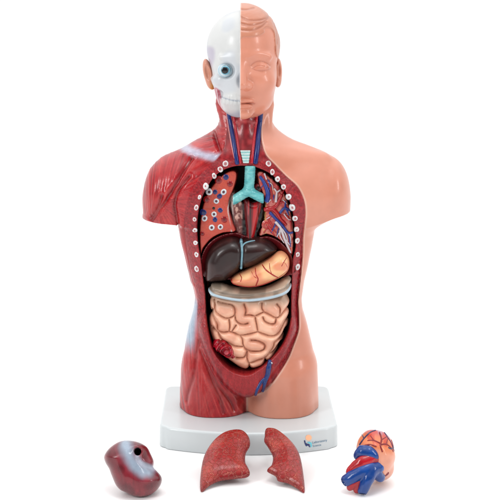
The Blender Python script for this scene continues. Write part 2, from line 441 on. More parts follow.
def trunk_disp(x, y, q, N):
    s = skin_side(x, y, q); w = F_win(x, q); o = F_open(x, q)
    mus = ss(0.3, -0.3, s) * ss(-0.5, 1.0, w) 
    cr = C_creases(x, q)
    fr = ss(5, -2, y)
    d = mus * ((0.75 - .3 * (q > 300)) * (fibres(x, y, q) - 0.5) - (2.3 - 1.1 * (q > 300)) * np.exp(-(cr / 1.7) ** 2) * fr + (0.8 - .4 * (q > 300)) * np.exp(-((cr - 4.5) / 2.4) ** 2) * fr + 1.0 * (vnoise(x * .09, y * .05, q * .05) - .5))
    cutl = 217.2 + np.maximum(x - 143, 0) * 0.10; d = d * np.where((x < 179) & (q < 230), ss(0.3, 4, cutl - q), 1) * ss(406, 402, q)
    rim = ss(0.5, -0.5, w) * ss(0.3, 1.0, o) * fr * ss(150, 162, q)
    d += rim * 0.45 * (rim_fibres(x, y, q) - 0.5)
    d += np.where(s > 1, 0.35 * (vnoise(x * 0.07, y * 0.07, q * 0.07) - 0.5), 0)
    return d
c_mus, c_mus2, c_mus3 = lin((190, 28, 38)), lin((230, 78, 72)), lin((132, 12, 24))
c_skin, c_rim, c_rim2 = lin((238, 160, 134)), lin((158, 20, 33)), lin((196, 46, 52))
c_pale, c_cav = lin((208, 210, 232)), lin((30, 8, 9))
F_pale = Field([[(189, 300), (186, 318), (184, 336), (184, 350)]], closed=False, pad=60, n=4)
F_stern = Field([[(220, 104), (225, 125), (233, 150)]], closed=False, pad=40, n=4)
def trunk_col(x, y, q, N):
    s = skin_side(x, y, q); w = F_win(x, q); o = F_open(x, q); fb = fibres(x, y, q)
    C = mixc(c_mus, c_mus2, ss(0.52, 0.86, fb) * 0.75)
    C = mixc(C, c_mus3, ss(0.42, 0.15, fb) * 0.7)
    cr = C_creases(x, q); C = mixc(C, c_mus3, np.exp(-(cr / 1.6) ** 2) * 0.75 * (y < 5))  # creases also darkened in the colour, as painted shade
    big = vnoise(x * 0.05, y * 0.05, q * 0.05); C = mixc(C, lin((196, 52, 50)), ss(0.45, 0.8, big) * 0.45)
    # sheath and bone colours brushed over the muscle
    cl = F_clav(x, q); C = mixc(C, c_pale, ss(6.4, 0.6, cl + 1.4 * (vnoise(x * .3, 2, q * .5) - .5)) * (.9 - .25 * ss(172, 166, x)) * (y < 10))
    fp = F_pale(x, q); C = mixc(C, lin((176, 200, 222)), ss(15, 7, fp) * 0.95 * ss(291, 303, q) * ss(350, 332, q))
    st = F_stern(x, q); C = mixc(C, lin((214, 104, 104)), ss(5, 1, st) * 0.45)
    C = mixc(C, lin((206, 104, 96)), ss(0.62, 0.72, vnoise(x * .5 + q * .2, 2., q * 0.12)) * 0.15 * (q > 335))
    # cut rim
    rf = rim_fibres(x, y, q)
    R = mixc(c_rim, c_rim2, ss(0.45, 0.9, rf) * 0.8); R = mixc(R, lin((112, 16, 26)), ss(0.4, 0.1, rf) * 0.7)
    R = mixc(R, lin((186, 50, 54)), ss(5, 1, o) * 0.35 * (q > 250)); R = mixc(R, lin((184, 40, 44)), ss(352, 366, q) * ss(-3, -8, w) * 0.5)
    C = mixc(C, R, ss(0.8, -0.8, w) * (y < 12))
    # strap muscles of the throat
    nk = ss(158, 152, q) * ss(1, -1, w) * (y < 8)
    la = vnoise(x * 0.35, 0.0, q * 0.2)
    C = mixc(C, mixc(mixc(lin((140, 24, 34)), lin((186, 52, 58)), ss(.3, .9, la)), lin((206, 96, 96)), np.exp(-((q - 120 - .02 * (x - 245) ** 2) / 1.3) ** 2) * .6), nk)
    sk_ = mixc(c_skin, lin((226, 142, 114)), ss(.4, .8, vnoise(x * .03, y * .03, q * .03)) * .5); C = mixc(C, sk_, ss(-0.45, 0.45, s))
    # painted highlight along the edge where the skin ends
    C = mixc(C, lin((250, 214, 196)), np.exp(-((s - 0.9) / 0.7) ** 2) * 0.6 * (y < 5) * (q > 100))
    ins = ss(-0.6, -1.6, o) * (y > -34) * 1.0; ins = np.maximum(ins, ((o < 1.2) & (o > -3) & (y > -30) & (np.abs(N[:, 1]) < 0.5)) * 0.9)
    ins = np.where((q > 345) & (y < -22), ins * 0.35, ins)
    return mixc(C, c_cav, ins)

P, Fc = nets(trunk, (139, -54, 92), (356, 42, 409), 0.8)
N = vnormals(P, Fc); P = P + N * trunk_disp(P[:, 0], P[:, 1], P[:, 2], N)[:, None]; N = vnormals(P, Fc)
C = trunk_col(P[:, 0], P[:, 1], P[:, 2], N)
ctr = P[Fc].mean(1)
fs = skin_side(ctr[:, 0], ctr[:, 1], ctr[:, 2]) > 0
fw = F_win(ctr[:, 0], ctr[:, 2]); fo = F_open(ctr[:, 0], ctr[:, 2])
incav = (fo < 1.0) & (ctr[:, 1] > -33) & (ctr[:, 1] < 18); 
rimm = (fw < 0) & (ctr[:, 1] < 8) & ~incav & ~fs
throat = rimm & (ctr[:, 2] < 160)
lab = np.where(incav, 0, np.where(throat, 1, np.where(rimm, 2, np.where(fs, 3, 4))))
for k, nm, mt in ((0, 'cavity_wall', M_cavity), (1, 'throat_muscle', M_muscle), (2, 'cut_rim', M_rim), (3, 'skin_half', M_skin), (4, 'muscle_half', M_muscle)):
    u, f2 = sub(P, Fc, lab == k)
    o = add_mesh(nm, P[u], f2, C[u], mt, torso, BODY, N[u], TORSO_LOC)
print('trunk', len(P), round(time.time() - T0, 1))
TL = TORSO_LOC

# ribs: white cut ends set in the rim
ribs = [(225.3, 164.3, 3.0), (220, 169.6, 2.9), (214, 176.3, 2.5), (205.6, 186, 2.7), (199.6, 196.6, 2.3), (196.4, 207.2, 2.5), (194.4, 219.6, 2.5), (194.4, 231.4, 2.5),
        (195, 244, 2.5), (196, 256, 2.6), (196.2, 271, 2.9), (268.7, 164.2, 3.6), (272.6, 172.6, 2.6), (277.8, 179.6, 2.6), (283.7, 187, 2.3), (288.6, 196.6, 2.6), (292.2, 207.3, 2.7),
        (295.2, 218.4, 2.7), (297, 230.3, 2.7), (298, 242.2, 2.7), (298.2, 256.5, 2.8), (298.3, 269.6, 2.8)]
rng = np.random.RandomState(4)
def slope(f, x, y, q):
    a = np.array([x, x + 1, x - 1, x, x], F); b = np.full(5, y, F); c = np.array([q, q, q, q + 1, q - 1], F)
    v = f(a, b, c); e = f(np.array([x], F), np.array([y + 1], F), np.array([q], F))[0] - f(np.array([x], F), np.array([y - 1], F), np.array([q], F))[0]
    n = np.array([v[1] - v[2], min(e, -0.3), v[3] - v[4]]); n /= np.linalg.norm(n)
    n[0] = np.clip(n[0], -.55, .55); n[2] = np.clip(n[2], -.5, .5); n[1] = min(n[1], -0.7); return n
for px, py, r in ribs:
    x, q = at(px, py, -36); y = surf_y(trunk, x, q, -50); y = min(y, -20)
    n = slope(trunk, x, y, q)
    t = math.atan2(q - 250, x - 247) + 1.57
    o = dome('rib_end', (x, y + 0.1, q), r * rng.uniform(.84, 1.08), r * rng.uniform(1.05, 1.4), 1.2,
             (lambda h_: [(1.12, (206, 180, 180)), (1.0, (244, 240, 240)), (0.85, (252, 250, 250)), (h_ + .22, (250, 246, 246)), (h_ + .05, (224, 180, 180)), (h_ * .7, (186, 100, 104)), (0.06, (206, 140, 142))])(rng.uniform(.12, .42)), M_small, torso, tilt=t * 0.0 + rng.uniform(-.3, .3), nrm=n, loc=TL)

# neck vessels, femoral vessels
vl = drape(trunk, [(228, 112), (229.6, 120), (231.5, 130), (234, 144), (237.3, 163.5)], 0.2, -26)
tubes('jugular_vein', [(vl, 2.1)], (20, 44, 120), M_small, torso, loc=TL)
vr = drape(trunk, [(261.0, 112), (260.4, 119), (258.6, 134), (257.6, 146), (255.2, 163)], 0.2, -26)
tubes('jugular_vein', [(vr, 2.5)], (18, 40, 116), M_small, torso, loc=TL)
tubes('carotid_artery', [(drape(trunk, [(233, 113), (234.4, 122), (237, 138), (240.6, 163)], 0.3, -26), 1.4)], (196, 30, 48), M_small, torso, loc=TL)
tubes('carotid_artery', [(drape(trunk, [(256.6, 113), (256.2, 122), (254, 140), (251.8, 163)], 0.3, -26), 1.5)], (204, 30, 48), M_small, torso, loc=TL)
tubes('neck_vein', [(drape(trunk, [(226, 112), (228, 126), (231, 142), (234.6, 158)], 0.2, -26), 0.8)], (232, 150, 150), M_small, torso, loc=TL)
fv = [(drape(trunk, [(270, 361), (268.6, 368), (267.6, 374), (265.6, 379), (264.2, 384), (262.8, 393)], 0.3), [1.8, 2.6, 2.4, 2.3, 2.0, 1.6]),
      (drape(trunk, [(266.6, 377), (262.5, 380), (259.4, 384), (256.4, 390), (255.4, 396)], 0.3), 1.6)]
tubes('iliac_vein', fv, (28, 58, 128), M_small, torso, loc=TL)
x, q = at(270.4, 362.6, -38)
dome('vein_tip', (x, surf_y(trunk, x, q) - 0.6, q), 2.6, 1.5, 1.2, [(1.1, (60, 80, 120)), (1.0, (225, 228, 236)), (.4, (240, 240, 246))], M_small, torso, tilt=0.3, loc=TL)
# larynx plate at the neck's root
def plate_field(pts, Y): return Field(ats(pts, Y), n=1)
F_lar = plate_field([(240.2, 150.4), (250.4, 150.4), (248.8, 163.2), (243.2, 163.2)], -30)
ysl = surf_y(trunk, 246, 154)
build('windpipe_rings', lambda x, y, q: smax(F_lar(x, q), np.abs(y - ysl + 0.3 * (q - 154) * 0.3) - 1.6, 0.8), (236, ysl - 6, 144), (254, ysl + 6, 168), 0.4,
      lambda x, y, q, N: mixc(lin((150, 208, 206)), lin((222, 240, 238)), ss(.2, .8, 0.5 + 0.5 * np.sin(q * 2.3))), M_small, torso,
      disp=lambda x, y, q, N: 0.1 * np.sin(q * 2.3), loc=TL)

# ------------------------------------------------------------------ inside the chest
YS = -27.0
lungR = [(232, 170), (222, 174.5), (209.4, 188.5), (202.8, 203), (199.6, 220), (198.8, 237), (200.2, 257), (204, 248.6), (212, 239.4), (223, 234), (236, 232), (233.4, 222),
         (229.6, 209), (230.4, 199), (234.4, 189), (237.4, 178), (236.6, 172)]
F_lR = Field(ats(lungR, YS), n=4)
def f_lR(x, y, q): return smax(inflate(F_lR(x, q) - .5, y, 0.0, 2.2, -YS, 60.0), y - 10.0, 2)
def c_lR(x, y, q, N):
    C = np.tile(lin((212, 82, 62)), (len(x), 1)); b = vnoise(x * .12, y * 0, q * .12)
    C = mixc(C, lin((196, 62, 54)), ss(.4, .75, b) * .6)
    d = F_lR(x, q); C = mixc(C, lin((150, 32, 34)), ss(-2.2, -0.3, d))
    pl = ss(1.0, .3, np.abs(x - (228.6 + 0.30 * np.maximum(q - 208, 0) * 0.6 + 0.28 * np.maximum(204 - q, 0)))) * (q > 192)
    return mixc(C, lin((226, 214, 208)), pl * ss(-4.5, -1, d) * (x > 224))
build('lung_section', f_lR, (194, -32, 164), (240, 14, 260), 0.6, c_lR, M_section, torso, loc=TL, disp=lambda x, y, q, N: .25 * (vnoise(x * .5, y * .5, q * .5) - .5))
def ys(f, px, py, Y=YS):
    x, q = at(px, py, Y); return x, surf_y(f, x, q, -45, 14), q
red, blu, wht = (158, 10, 20), (30, 50, 140), (232, 234, 238)
dots = [(red, 218.7, 180.2, 3.4), (red, 230, 183.8, 3.2), (red, 206.8, 199.6, 3.2), (red, 224.3, 219.4, 3.3), (red, 202.4, 233.6, 2.3),
        (blu, 226, 177.2, 2.8), (blu, 215.2, 192, 2.5), (blu, 219.6, 196.2, 2.7), (blu, 220.2, 210.2, 2.7), (blu, 203.6, 212.4, 3.1), (blu, 215, 219.6, 2.6),
        (wht, 209.2, 192, 3.0), (wht, 223.6, 192, 2.9), (wht, 216.3, 201.2, 2.7), (wht, 214, 214.2, 2.6), (wht, 204.6, 218.4, 2.8), (wht, 211.7, 227.6, 3.0), (wht, 220.4, 227, 2.7),
        ((20, 10, 12), 213.8, 208.2, 1.5)]
for cc, px, py, r in dots:
    x, y, q = ys(f_lR, px, py)
    nm = 'artery_end' if cc is red else 'vein_end' if cc is blu else 'bronchus_end'
    dk = tuple(int(v * .55) for v in cc)
    if cc is wht: rings = [(1.15, (150, 90, 90)), (1.0, (205, 205, 215)), (.85, (240, 240, 244)), (.5, (236, 238, 242)), (.36, (90, 90, 110)), (.2, (40, 30, 45))]
    elif cc is red: rings = [(1.15, dk), (1.0, red), (.8, (176, 14, 22)), (.45, (150, 10, 18)), (.3, (110, 6, 12)), (.1, (130, 10, 16))]
    else: rings = [(1.15, dk), (1.0, cc), (.7, cc), (.4, dk), (.1, cc)]
    dome(nm, (x, y - .45, q), r * rng.uniform(1.08, 1.25), r * rng.uniform(1.08, 1.25), 0.8, rings, M_small, torso, tilt=rng.uniform(-1, 1), loc=TL)

lungL = [(256.6, 172.6), (262.4, 171.4), (270.4, 176.8), (280.6, 186.8), (286.6, 196.6), (291, 210), (293.6, 223), (294.4, 236), (293.8, 252), (291.6, 257), (287.6, 249.4), (282, 243),
         (275, 238.2), (266.6, 235.4), (259.6, 237), (259.8, 231), (263, 222), (264.5, 214), (264.6, 205), (263, 197), (261.6, 192), (258, 184)]
F_lL = Field(ats(lungL, YS), n=4)
def f_lL(x, y, q): return smax(inflate(F_lL(x, q) - .5, y, 0.0, 2.2, -YS - 1, 60.0), y - 10.0, 2)
def c_lL(x, y, q, N):
    b = vnoise(x * .25, 1., q * .25); C = mixc(lin((214, 76, 72)), lin((232, 130, 108)), ss(.35, .75, b))
    d = F_lL(x, q); C = mixc(C, lin((150, 24, 32)), ss(-1.8, -0.3, d))
    C = mixc(C, lin((232, 176, 110)), ss(2.2, .6, np.abs(x - 264.2)) * (q > 196) * (q < 232) * .9)
    k = vnoise(x * .5, 3., q * .5); return mixc(C, lin((236, 150, 140)), ss(.62, .7, k) * .6)
build('lung_section', f_lL, (254, -32, 164), (298, 14, 260), 0.6, c_lL, M_section, torso, loc=TL, disp=lambda x, y, q, N: .9 * (vnoise(x * .35, y * .35, q * .35) - .5))
def tree(nm, colr, L, lift=-0.5):
    out = []
    for r0, r1, pts in L:
        P3 = [(*ys(f_lL, a, b)[:2], ys(f_lL, a, b)[2]) for a, b in pts]
        P3 = [(a, min(b, -24.0) + lift, c) for a, b, c in P3]; out.append((P3, list(np.linspace(r0, r1, len(P3)))))
    tubes(nm, out, colr, M_small, torso, seg=8, loc=TL)
tree('pulmonary_artery', (190, 24, 34), [(2.4, 1.4, [(265, 210), (268.5, 209), (272, 208.4), (276.4, 206), (279, 201), (282, 195)]), (2.2, 1.2, [(272, 208.4), (277, 213), (280.6, 219), (286.4, 225)]),
     (1.2, .5, [(270, 187), (272, 195), (273, 203)]), (1.4, .6, [(268, 226), (272, 232), (275, 236)]), (1.2, .6, [(262, 174), (266.6, 180), (270, 187.6)]), (1.3, .5, [(272, 215), (269, 219), (272, 226), (276, 233)]),
     (1.2, .5, [(277, 204), (282, 202), (286, 203)]), (1.3, .6, [(281, 197), (284, 190)]), (1.1, .5, [(287, 216), (290.4, 222), (291, 230)]), (.8, .4, [(262, 178), (263, 185), (266, 192), (265, 199)]), (.8, .4, [(278, 186), (279, 192), (283, 197)]), (.8, .4, [(284, 226), (283, 233), (286, 240)]), (.8, .4, [(264, 233), (267, 229), (274, 228.6)]), (.7, .4, [(276, 213), (282, 215.6), (286, 213)])])
tree('pulmonary_vein', (40, 62, 150), [(1.3, 2.6, [(260, 176.6), (263, 181), (266, 187), (268, 194.6), (266.6, 201.6)]), (1.0, .5, [(268, 180), (270, 186), (268.6, 192)]), (1.6, 1.0, [(270, 212.6), (275, 218), (282, 225), (288, 232.6), (293, 232.4)]),
     (1.1, 1.4, [(290.6, 211.4), (285, 208), (280, 213)]), (1.1, .6, [(285, 208.4), (285.6, 201)]), (.9, .5, [(286, 209), (289, 215.4)]), (.9, .5, [(277, 219), (274.6, 226), (271, 233)]), (.8, .4, [(288, 232), (289.6, 240), (290.6, 247)]), (.7, .35, [(264, 184), (261, 188)]), (.7, .35, [(282, 225), (278, 230), (277, 238)]), (.6, .35, [(274, 195), (273, 200)]), (.7, .35, [(288, 211), (291, 206)])], -0.9)
tree('bronchial_branch', (226, 214, 218), [(1.3, .8, [(276, 202), (276.4, 196), (276.6, 192), (274.2, 188.6)]), (1.0, .7, [(276.6, 192.4), (280.4, 190)]), (1.1, .7, [(264.4, 173.6), (266.4, 179.4)]), (1.5, 1.0, [(275.6, 222), (280.6, 228), (283.4, 236), (287, 245), (290.6, 253)]),
     (.9, .5, [(280.6, 227.4), (285, 233), (287.6, 241)]), (.9, .5, [(280.4, 229), (280, 236), (284, 243)]), (.8, .5, [(286, 240), (289.6, 245)]), (.7, .4, [(284, 214), (288, 219), (291, 220)]), (.8, .5, [(267, 203), (271, 199.6)]), (.6, .3, [(268, 182), (272, 184.6), (273, 190)]), (.6, .35, [(283, 200), (287, 204)]), (.6, .35, [(270, 217), (266.6, 219)]), (.6, .35, [(286, 231), (290, 236), (291, 243)]), (.6, .35, [(279, 233), (277, 237)])], -1.1)
x, y, q = ys(f_lL, 266.4, 225)
dome('artery_end', (x, y, q), 4.6, 5.2, 1.6, [(1.15, (150, 30, 36)), (1.0, (196, 60, 56)), (.75, (216, 96, 84)), (.5, (180, 40, 44)), (.3, (206, 80, 70)), (.1, (206, 80, 70))], M_small, torso, tilt=.4, loc=TL)

# mediastinum: mottled tissue, gullet, windpipe, great vessel
F_med = Field(ats([(229, 196), (233, 190), (244, 200), (262, 198), (265.6, 208), (263, 224), (259, 236), (256, 245), (240, 245), (235.6, 236), (232.6, 224), (230, 210)], -20), n=4)
def f_med(x, y, q): return smax(inflate(F_med(x, q) - .8, y, 0.0, 4.0, 23.5, 40.0), y - 12, 2)
def c_med(x, y, q, N):
    n1 = vnoise(x * .35, 0., q * .22) * .6 + vnoise(x * .9, 5., q * .7) * .4; C = mixc(lin((120, 54, 50)), lin((236, 184, 168)), ss(.45, .75, n1)); C = mixc(C, lin((216, 206, 200)), ss(2, .6, np.abs(x - 231.4 - (q - 200) * .12)) * .8)
    return mixc(C, lin((24, 8, 9)), ss(241, 243.5, x))
build('chest_tissue', f_med, (222, -30, 184), (270, 16, 250), 0.7, c_med, M_section, torso, loc=TL, disp=lambda x, y, q, N: 1.2 * (vnoise(x * .3, y * .3, q * .3) - .5))
F_aor = Field(ats([(243.6, 199), (253, 203), (262.4, 201), (261.6, 210), (258.6, 222), (255, 238), (254, 244), (246.4, 244), (245.4, 232), (243.8, 216)], -30), n=4)
def c_aor(x, y, q, N):
    n1 = vnoise(x * 1.1, 0., q * .12); C = mixc(lin((112, 14, 22)), lin((196, 70, 74)), ss(.5, .85, n1))
    C = mixc(C, lin((206, 24, 32)), ss(2.6, 1.2, np.abs(x - 254.5 + (q - 215) * .06)) * .9)
    C = mixc(C, lin((34, 8, 12)), ss(1.1, .4, np.abs(x - 250.2 + (q - 215) * .02)) * .9); return C
build('gullet', lambda x, y, q: inflate(F_aor(x, q), y, -19.0, 6.0, 9.5, 14.0), (238, -34, 192), (268, 0, 250), 0.5, c_aor, M_gloss, torso, loc=TL)
def tp(px, py, Y=-33.0):
    x, q = at(px, py, Y); return (x, q)
A = tp(250.2, 167.5); Bq = tp(249.6, 180); Cq = tp(248.6, 191.6); D = tp(233.8, 201.0); E = tp(263.0, 199.6)
F_tr = Field([[A, Bq, Cq]], closed=False, n=4, h=.35, pad=24); F_br = Field([[Cq, tp(242.5, 195.6), D], [Cq, tp(255, 195.6), E]], closed=False, n=4, h=.35, pad=24)
def f_tr(x, y, q):
    wv = 4.7 + 0.5 * ss(192, 170, q)
    a = inflate(F_tr(x, q) - wv, y, -27.0, wv, 6.0, 6.0); b = inflate(F_br(x, q) - 4.6, y, -26.0, 4.6, 5.6, 5.6)
    d = smin(a, b, 3.0); d = smax(d, A[1] - 1.2 - q, .8)
    d = smax(d, (D[0] - 1.2) - x, .8); return smax(d, x - (E[0] + .8), .8)
def c_tr(x, y, q, N):
    C = mixc(lin((96, 196, 200)), lin((140, 222, 220)), ss(.2, .9, vnoise(x * .15, y * .2, q * .6))); C = mixc(C, lin((60, 140, 150)), ss(.6, .85, vnoise(x * .3, 7., q * .9)) * .3)
    endm = np.maximum(ss(D[0] - .2, D[0] - .9, x), 0); return mixc(C, lin((200, 240, 236)), endm)
build('windpipe', f_tr, (226, -38, 158), (270, -16, 212), 0.45, c_tr, M_small, torso, loc=TL, disp=lambda x, y, q, N: .07 * np.sin((q + .25 * np.abs(x - 249)) * 2.4))
x, q = at(258.4, 188.4, -26)
dome('aortic_arch', (x, -22.0, q), 4.6, 5.0, 4.0, [(1.0, (110, 14, 24)), (.9, (130, 20, 30)), (.65, (156, 30, 38)), (.42, (96, 10, 18)), (.3, (26, 6, 8)), (.1, (16, 4, 6))], M_small, torso, loc=TL)
tubes('great_vessel', [([(at(258.4, 192, -20)[0], -14, 184), (at(258, 190, -20)[0], -20, 186)], [5.0, 4.8])], (120, 18, 28), M_small, torso, loc=TL)
# diaphragm vault
diaP = [(200.6, 262), (204.6, 249.4), (212.4, 240.4), (223, 235), (236, 233), (246, 236.4), (259, 237.6), (268, 236.8), (277, 240), (284, 245.4), (289.6, 252), (292.6, 260), (292, 275), (240, 280), (202, 276)]
F_dia = Field(ats(diaP, -27), n=4)
build('diaphragm', lambda x, y, q: smax(np.maximum(F_dia(x, q), (-27.5 + 0.9 * np.maximum(-F_dia(x, q), 0) - y) * .7), y - 14, 1.5), (196, -32, 226), (298, 18, 284), 0.8,
      lambda x, y, q, N: mixc(lin((116, 20, 28)), lin((52, 10, 14)), ss(-2, -14, F_dia(x, q))), M_gloss, torso, loc=TL)  # shade deepening into the vault is painted into the colour
print('chest', round(time.time() - T0, 1))

# ================================================================== LIFT-OUT ORGANS IN THE BELLY
def c0(px, py, Y=-30): x, q = at(px, py, Y); return ((x - 250) / 1000, Y / 1000, (CAM_H + HOR - q) / 1000)
LL = c0(238, 262, -20)
liver = empty('liver', LL, 'glossy blackish brown liver above the stomach in the torso cavity', 'organ')
livP = [(205, 283.5), (204.6, 272), (205, 262), (208, 254), (212.5, 247), (221, 241), (231, 238.2), (240, 239.6), (247, 239.6), (257, 238.8), (267, 241), (274, 246), (277.6, 252), (270, 259), (256, 267), (241, 272.6), (231, 279), (226, 283), (214, 284.4)]
F_liv = Field(ats(livP, -36), n=4)
F_lig = Field([ats([(240, 236), (241.8, 248), (241.4, 260), (240.6, 275)], -40)], closed=False, n=4, h=.35)
def f_liv(x, y, q):
    d = inflate(F_liv(x, q), y, -22.0, 13.0, 20 - 3.5 * ss(244, 280, x), 18.0)
    return d + 1.8 * np.exp(-(F_lig(x, q) / 2.6) ** 2) + 1.0 * ss(262, 286, q) * ss(245, 215, x)
build('liver_body', f_liv, (198, -48, 232), (284, 0, 290), 0.7,
      lambda x, y, q, N: mixc(lin((44, 20, 19)), lin((66, 30, 28)), ss(.4, .8, vnoise(x * .1, y * .1, q * .1)) * .7), M_liver, liver, loc=LL,
      disp=lambda x, y, q, N: .5 * (vnoise(x * .09, y * .09, q * .09) - .5))
tubes('ligament', [(drape(f_liv, [(240.6, 241.4), (241.4, 244), (242.2, 252), (241.6, 262), (240.8, 272.4)], -.3, -38), [1.6, 1.5, 1.1, 1.1, 1.2]),
                   (drape(f_liv, [(241.6, 248), (245, 244), (249.6, 242.4), (255, 241.6)], -.1, -38), [1.1, 1.0, .9, .6])], (130, 176, 192), M_small, liver, seg=10, loc=LL)

SL = c0(262, 274, -20)
stomach = empty('stomach', SL, 'peach orange stomach with thin red vessels, tucked under the dark liver', 'organ')
stoP = [(230.5, 281.4), (236, 276), (247, 271), (258, 265.6), (268.4, 259.8), (278.4, 253.4), (285, 254.4), (289.4, 260.4), (289.4, 270), (284, 277.2), (273, 283), (262, 287.2), (250, 289), (240, 287.6), (232.6, 285.4)]
F_sto = Field(ats(stoP, -38), n=4)
def f_sto(x, y, q): return inflate(F_sto(x, q), y, -28.0, 9.5, 14.5, 14.0)
def c_sto(x, y, q, N):
    C = mixc(lin((236, 152, 112)), lin((248, 196, 142)), ss(.35, .7, vnoise(x * .09, 0, q * .12)))
    return mixc(C, lin((214, 112, 84)), ss(-3.5, -.3, F_sto(x, q)) * .6)
build('stomach_body', f_sto, (226, -46, 240), (294, -8, 294), 0.6, c_sto, M_gut, stomach, loc=SL)
sv = [([(231.4, 281), (234, 284.8), (244, 287), (256, 286.6), (267, 283.4), (278, 278), (286.6, 271.4)], [.8, .9, 1.0, 1.0, .9, .7, .5]),
      ([(255.4, 269), (256, 274), (258, 278.4), (256.4, 284), (255.8, 286.6)], [.5, .7, .9, .8, .7]), ([(258, 278), (254, 276), (251.6, 272)], [.6, .5, .3]),
      ([(262.4, 265.6), (266, 269.6), (271.6, 273.6), (277.6, 277.4)], [.6, .9, 1.0, .8]), ([(269.6, 263.6), (270, 268.6), (271.6, 273.4)], [.4, .6, .7]),
      ([(286.6, 258.6), (283.6, 262), (281.4, 265.8)], [.4, .6, .5]), ([(276, 268), (274.6, 271), (273, 273.6)], [.3, .4, .5]), ([(239.6, 275.4), (241.6, 278), (240.6, 281.4)], [.4, .6, .5]), ([(283.6, 262), (286, 264.6), (287.4, 268)], [.4, .4, .3])]
tubes('artery', [(lambda D_: (D_, list(np.interp(np.linspace(0, 1, len(D_)), np.linspace(0, 1, len(r)), np.array(r) * .8))))(drape(f_sto, p, .15, -40)) for p, r in sv], (186, 34, 30), M_small, stomach, seg=8, loc=SL)

IL = c0(248, 330, -20)
gut = empty('intestines', IL, 'pale pink coiled intestines with a greyish band on top and a dark red patch', 'organ')
colP = [(208, 294), (209.4, 288.6), (213.6, 285.4), (221, 286), (231, 289), (242, 291.4), (254, 291.6), (268, 289), (279, 283.6), (287, 278.6), (291.4, 280.4), (291.4, 287), (290.4, 294), (284, 299), (270, 303.4), (250, 305.6), (230, 304), (214, 300.4), (209, 298)]
F_col = Field(ats(colP, -38), n=4)
F_band = Field([ats([(205, 291), (209, 293), (221.4, 297.2), (243.4, 300.4), (265.4, 298.4), (283, 293.8), (293, 287.6)], -40)], closed=False, n=4, h=.35, pad=25)
def f_col(x, y, q):
    return inflate(F_col(x, q), y, -25.0, 8.0, 17.5, 14.0) + 1.1 * np.exp(-((F_band(x, q) - 3.2) / 1.5) ** 2) - .6 * np.exp(-(F_band(x, q) / 1.6) ** 2)
def c_col(x, y, q, N):
    n1 = vnoise(x * .16, 0, q * .3); C = mixc(lin((150, 134, 118)), lin((196, 172, 152)), ss(.3, .75, n1))
    b = F_band(x, q); C = mixc(C, lin((126, 112, 100)), np.exp(-((b - 3.4) / 1.4) ** 2) * .5)
    C = mixc(C, lin((222, 178, 152)), ss(300, 307, q) * .5)
    return mixc(C, lin((184, 206, 218)), ss(2.1, 1.1, b))
build('transverse_colon', f_col, (202, -50, 262), (296, -8, 312), 0.6, c_col, M_gut, gut, loc=IL)
intP = [(215, 291), (209.6, 297), (209.4, 306), (210, 320), (211.6, 335), (217, 348.6), (227.6, 360), (238.6, 368), (247, 371), (255, 369.6), (263.6, 366), (272.6, 357.6), (281.4, 342.4), (287, 325), (289.8, 309), (289.8, 298), (285, 291), (250, 288)]
F_int = Field(ats(intP, -38), n=4)
grv = [[(214, 302), (215, 306), (215, 312), (220, 316), (226, 319), (231, 318), (234.5, 315.5), (235, 310), (232, 306), (225, 304.6), (218, 303)], [(211, 316), (216, 323), (217.5, 325.5), (218, 331), (223, 333), (228.5, 332.5), (234, 333.5), (240, 336), (248, 335), (258, 332.5)],
       [(229, 320), (229.8, 326), (229.3, 331), (228.5, 332.5)], [(235, 315.5), (236, 321), (240, 324.5), (244.5, 325), (248, 324)], [(245, 316), (250, 315.8), (255, 317)], [(240, 336), (242.5, 340), (243, 345), (245, 349), (249, 351.5), (254, 352.2), (260, 352)],
       [(218, 333), (220, 337), (223, 341), (230, 344.6), (236, 347), (243, 347.5)], [(255, 317), (256, 322), (257, 327), (258, 332.5)], [(255, 317), (260, 314.5), (264.5, 313), (271, 316), (276, 318.5), (280, 317), (284, 313), (290, 310)],
       [(263, 318), (265, 322), (270, 324.5), (274.5, 324.5), (276, 321), (276, 318.5)], [(258, 332.5), (263, 334.5), (269, 336.5), (274, 336.5), (279, 333.5), (283, 327), (286, 323), (291, 320)], [(277, 305), (280, 309), (280, 313), (279.6, 317)],
       [(274, 343.4), (278, 341.4), (283, 337), (286, 332)], [(247, 352), (245.5, 356), (243, 358.4), (236, 358.4)], [(248, 362), (249, 364), (252, 363.4), (258, 361), (265, 359.5)], [(249, 364), (249.6, 372)], [(247.4, 352), (247, 358), (248, 362)],
       [(251, 341), (257, 341.5), (262, 343.5), (265, 346), (264, 350), (260, 352)], [(274, 343.4), (273, 349), (268, 356), (265, 359.5), (266, 366)], [(268, 356), (274, 353), (281, 345)], [(244, 305), (246, 311), (245, 316)], [(262, 304), (262, 309), (264.5, 313)], [(207, 318), (211, 316), (213, 312)], [(236, 326), (232, 332)], [(213, 330), (218, 333)]]
F_grv = Field([ats(L, -40) for L in grv], closed=False, n=5, h=.35, pad=20)
def f_int(x, y, q):
    k = F_grv(x, q)
    d = inflate(F_int(x, q) - 2.0 * ss(300, 315, q), y, -20.0, 12.0, 21.0, 16.0) + 3.0 * ss(296, 286, q)
    return d + 4.0 * (1 - np.sqrt(np.maximum(0, 1 - (1 - np.minimum(k / 5.2, 1)) ** 2))) + 0.35 * (vnoise(x * .2, y * .2, q * .2) - .5)
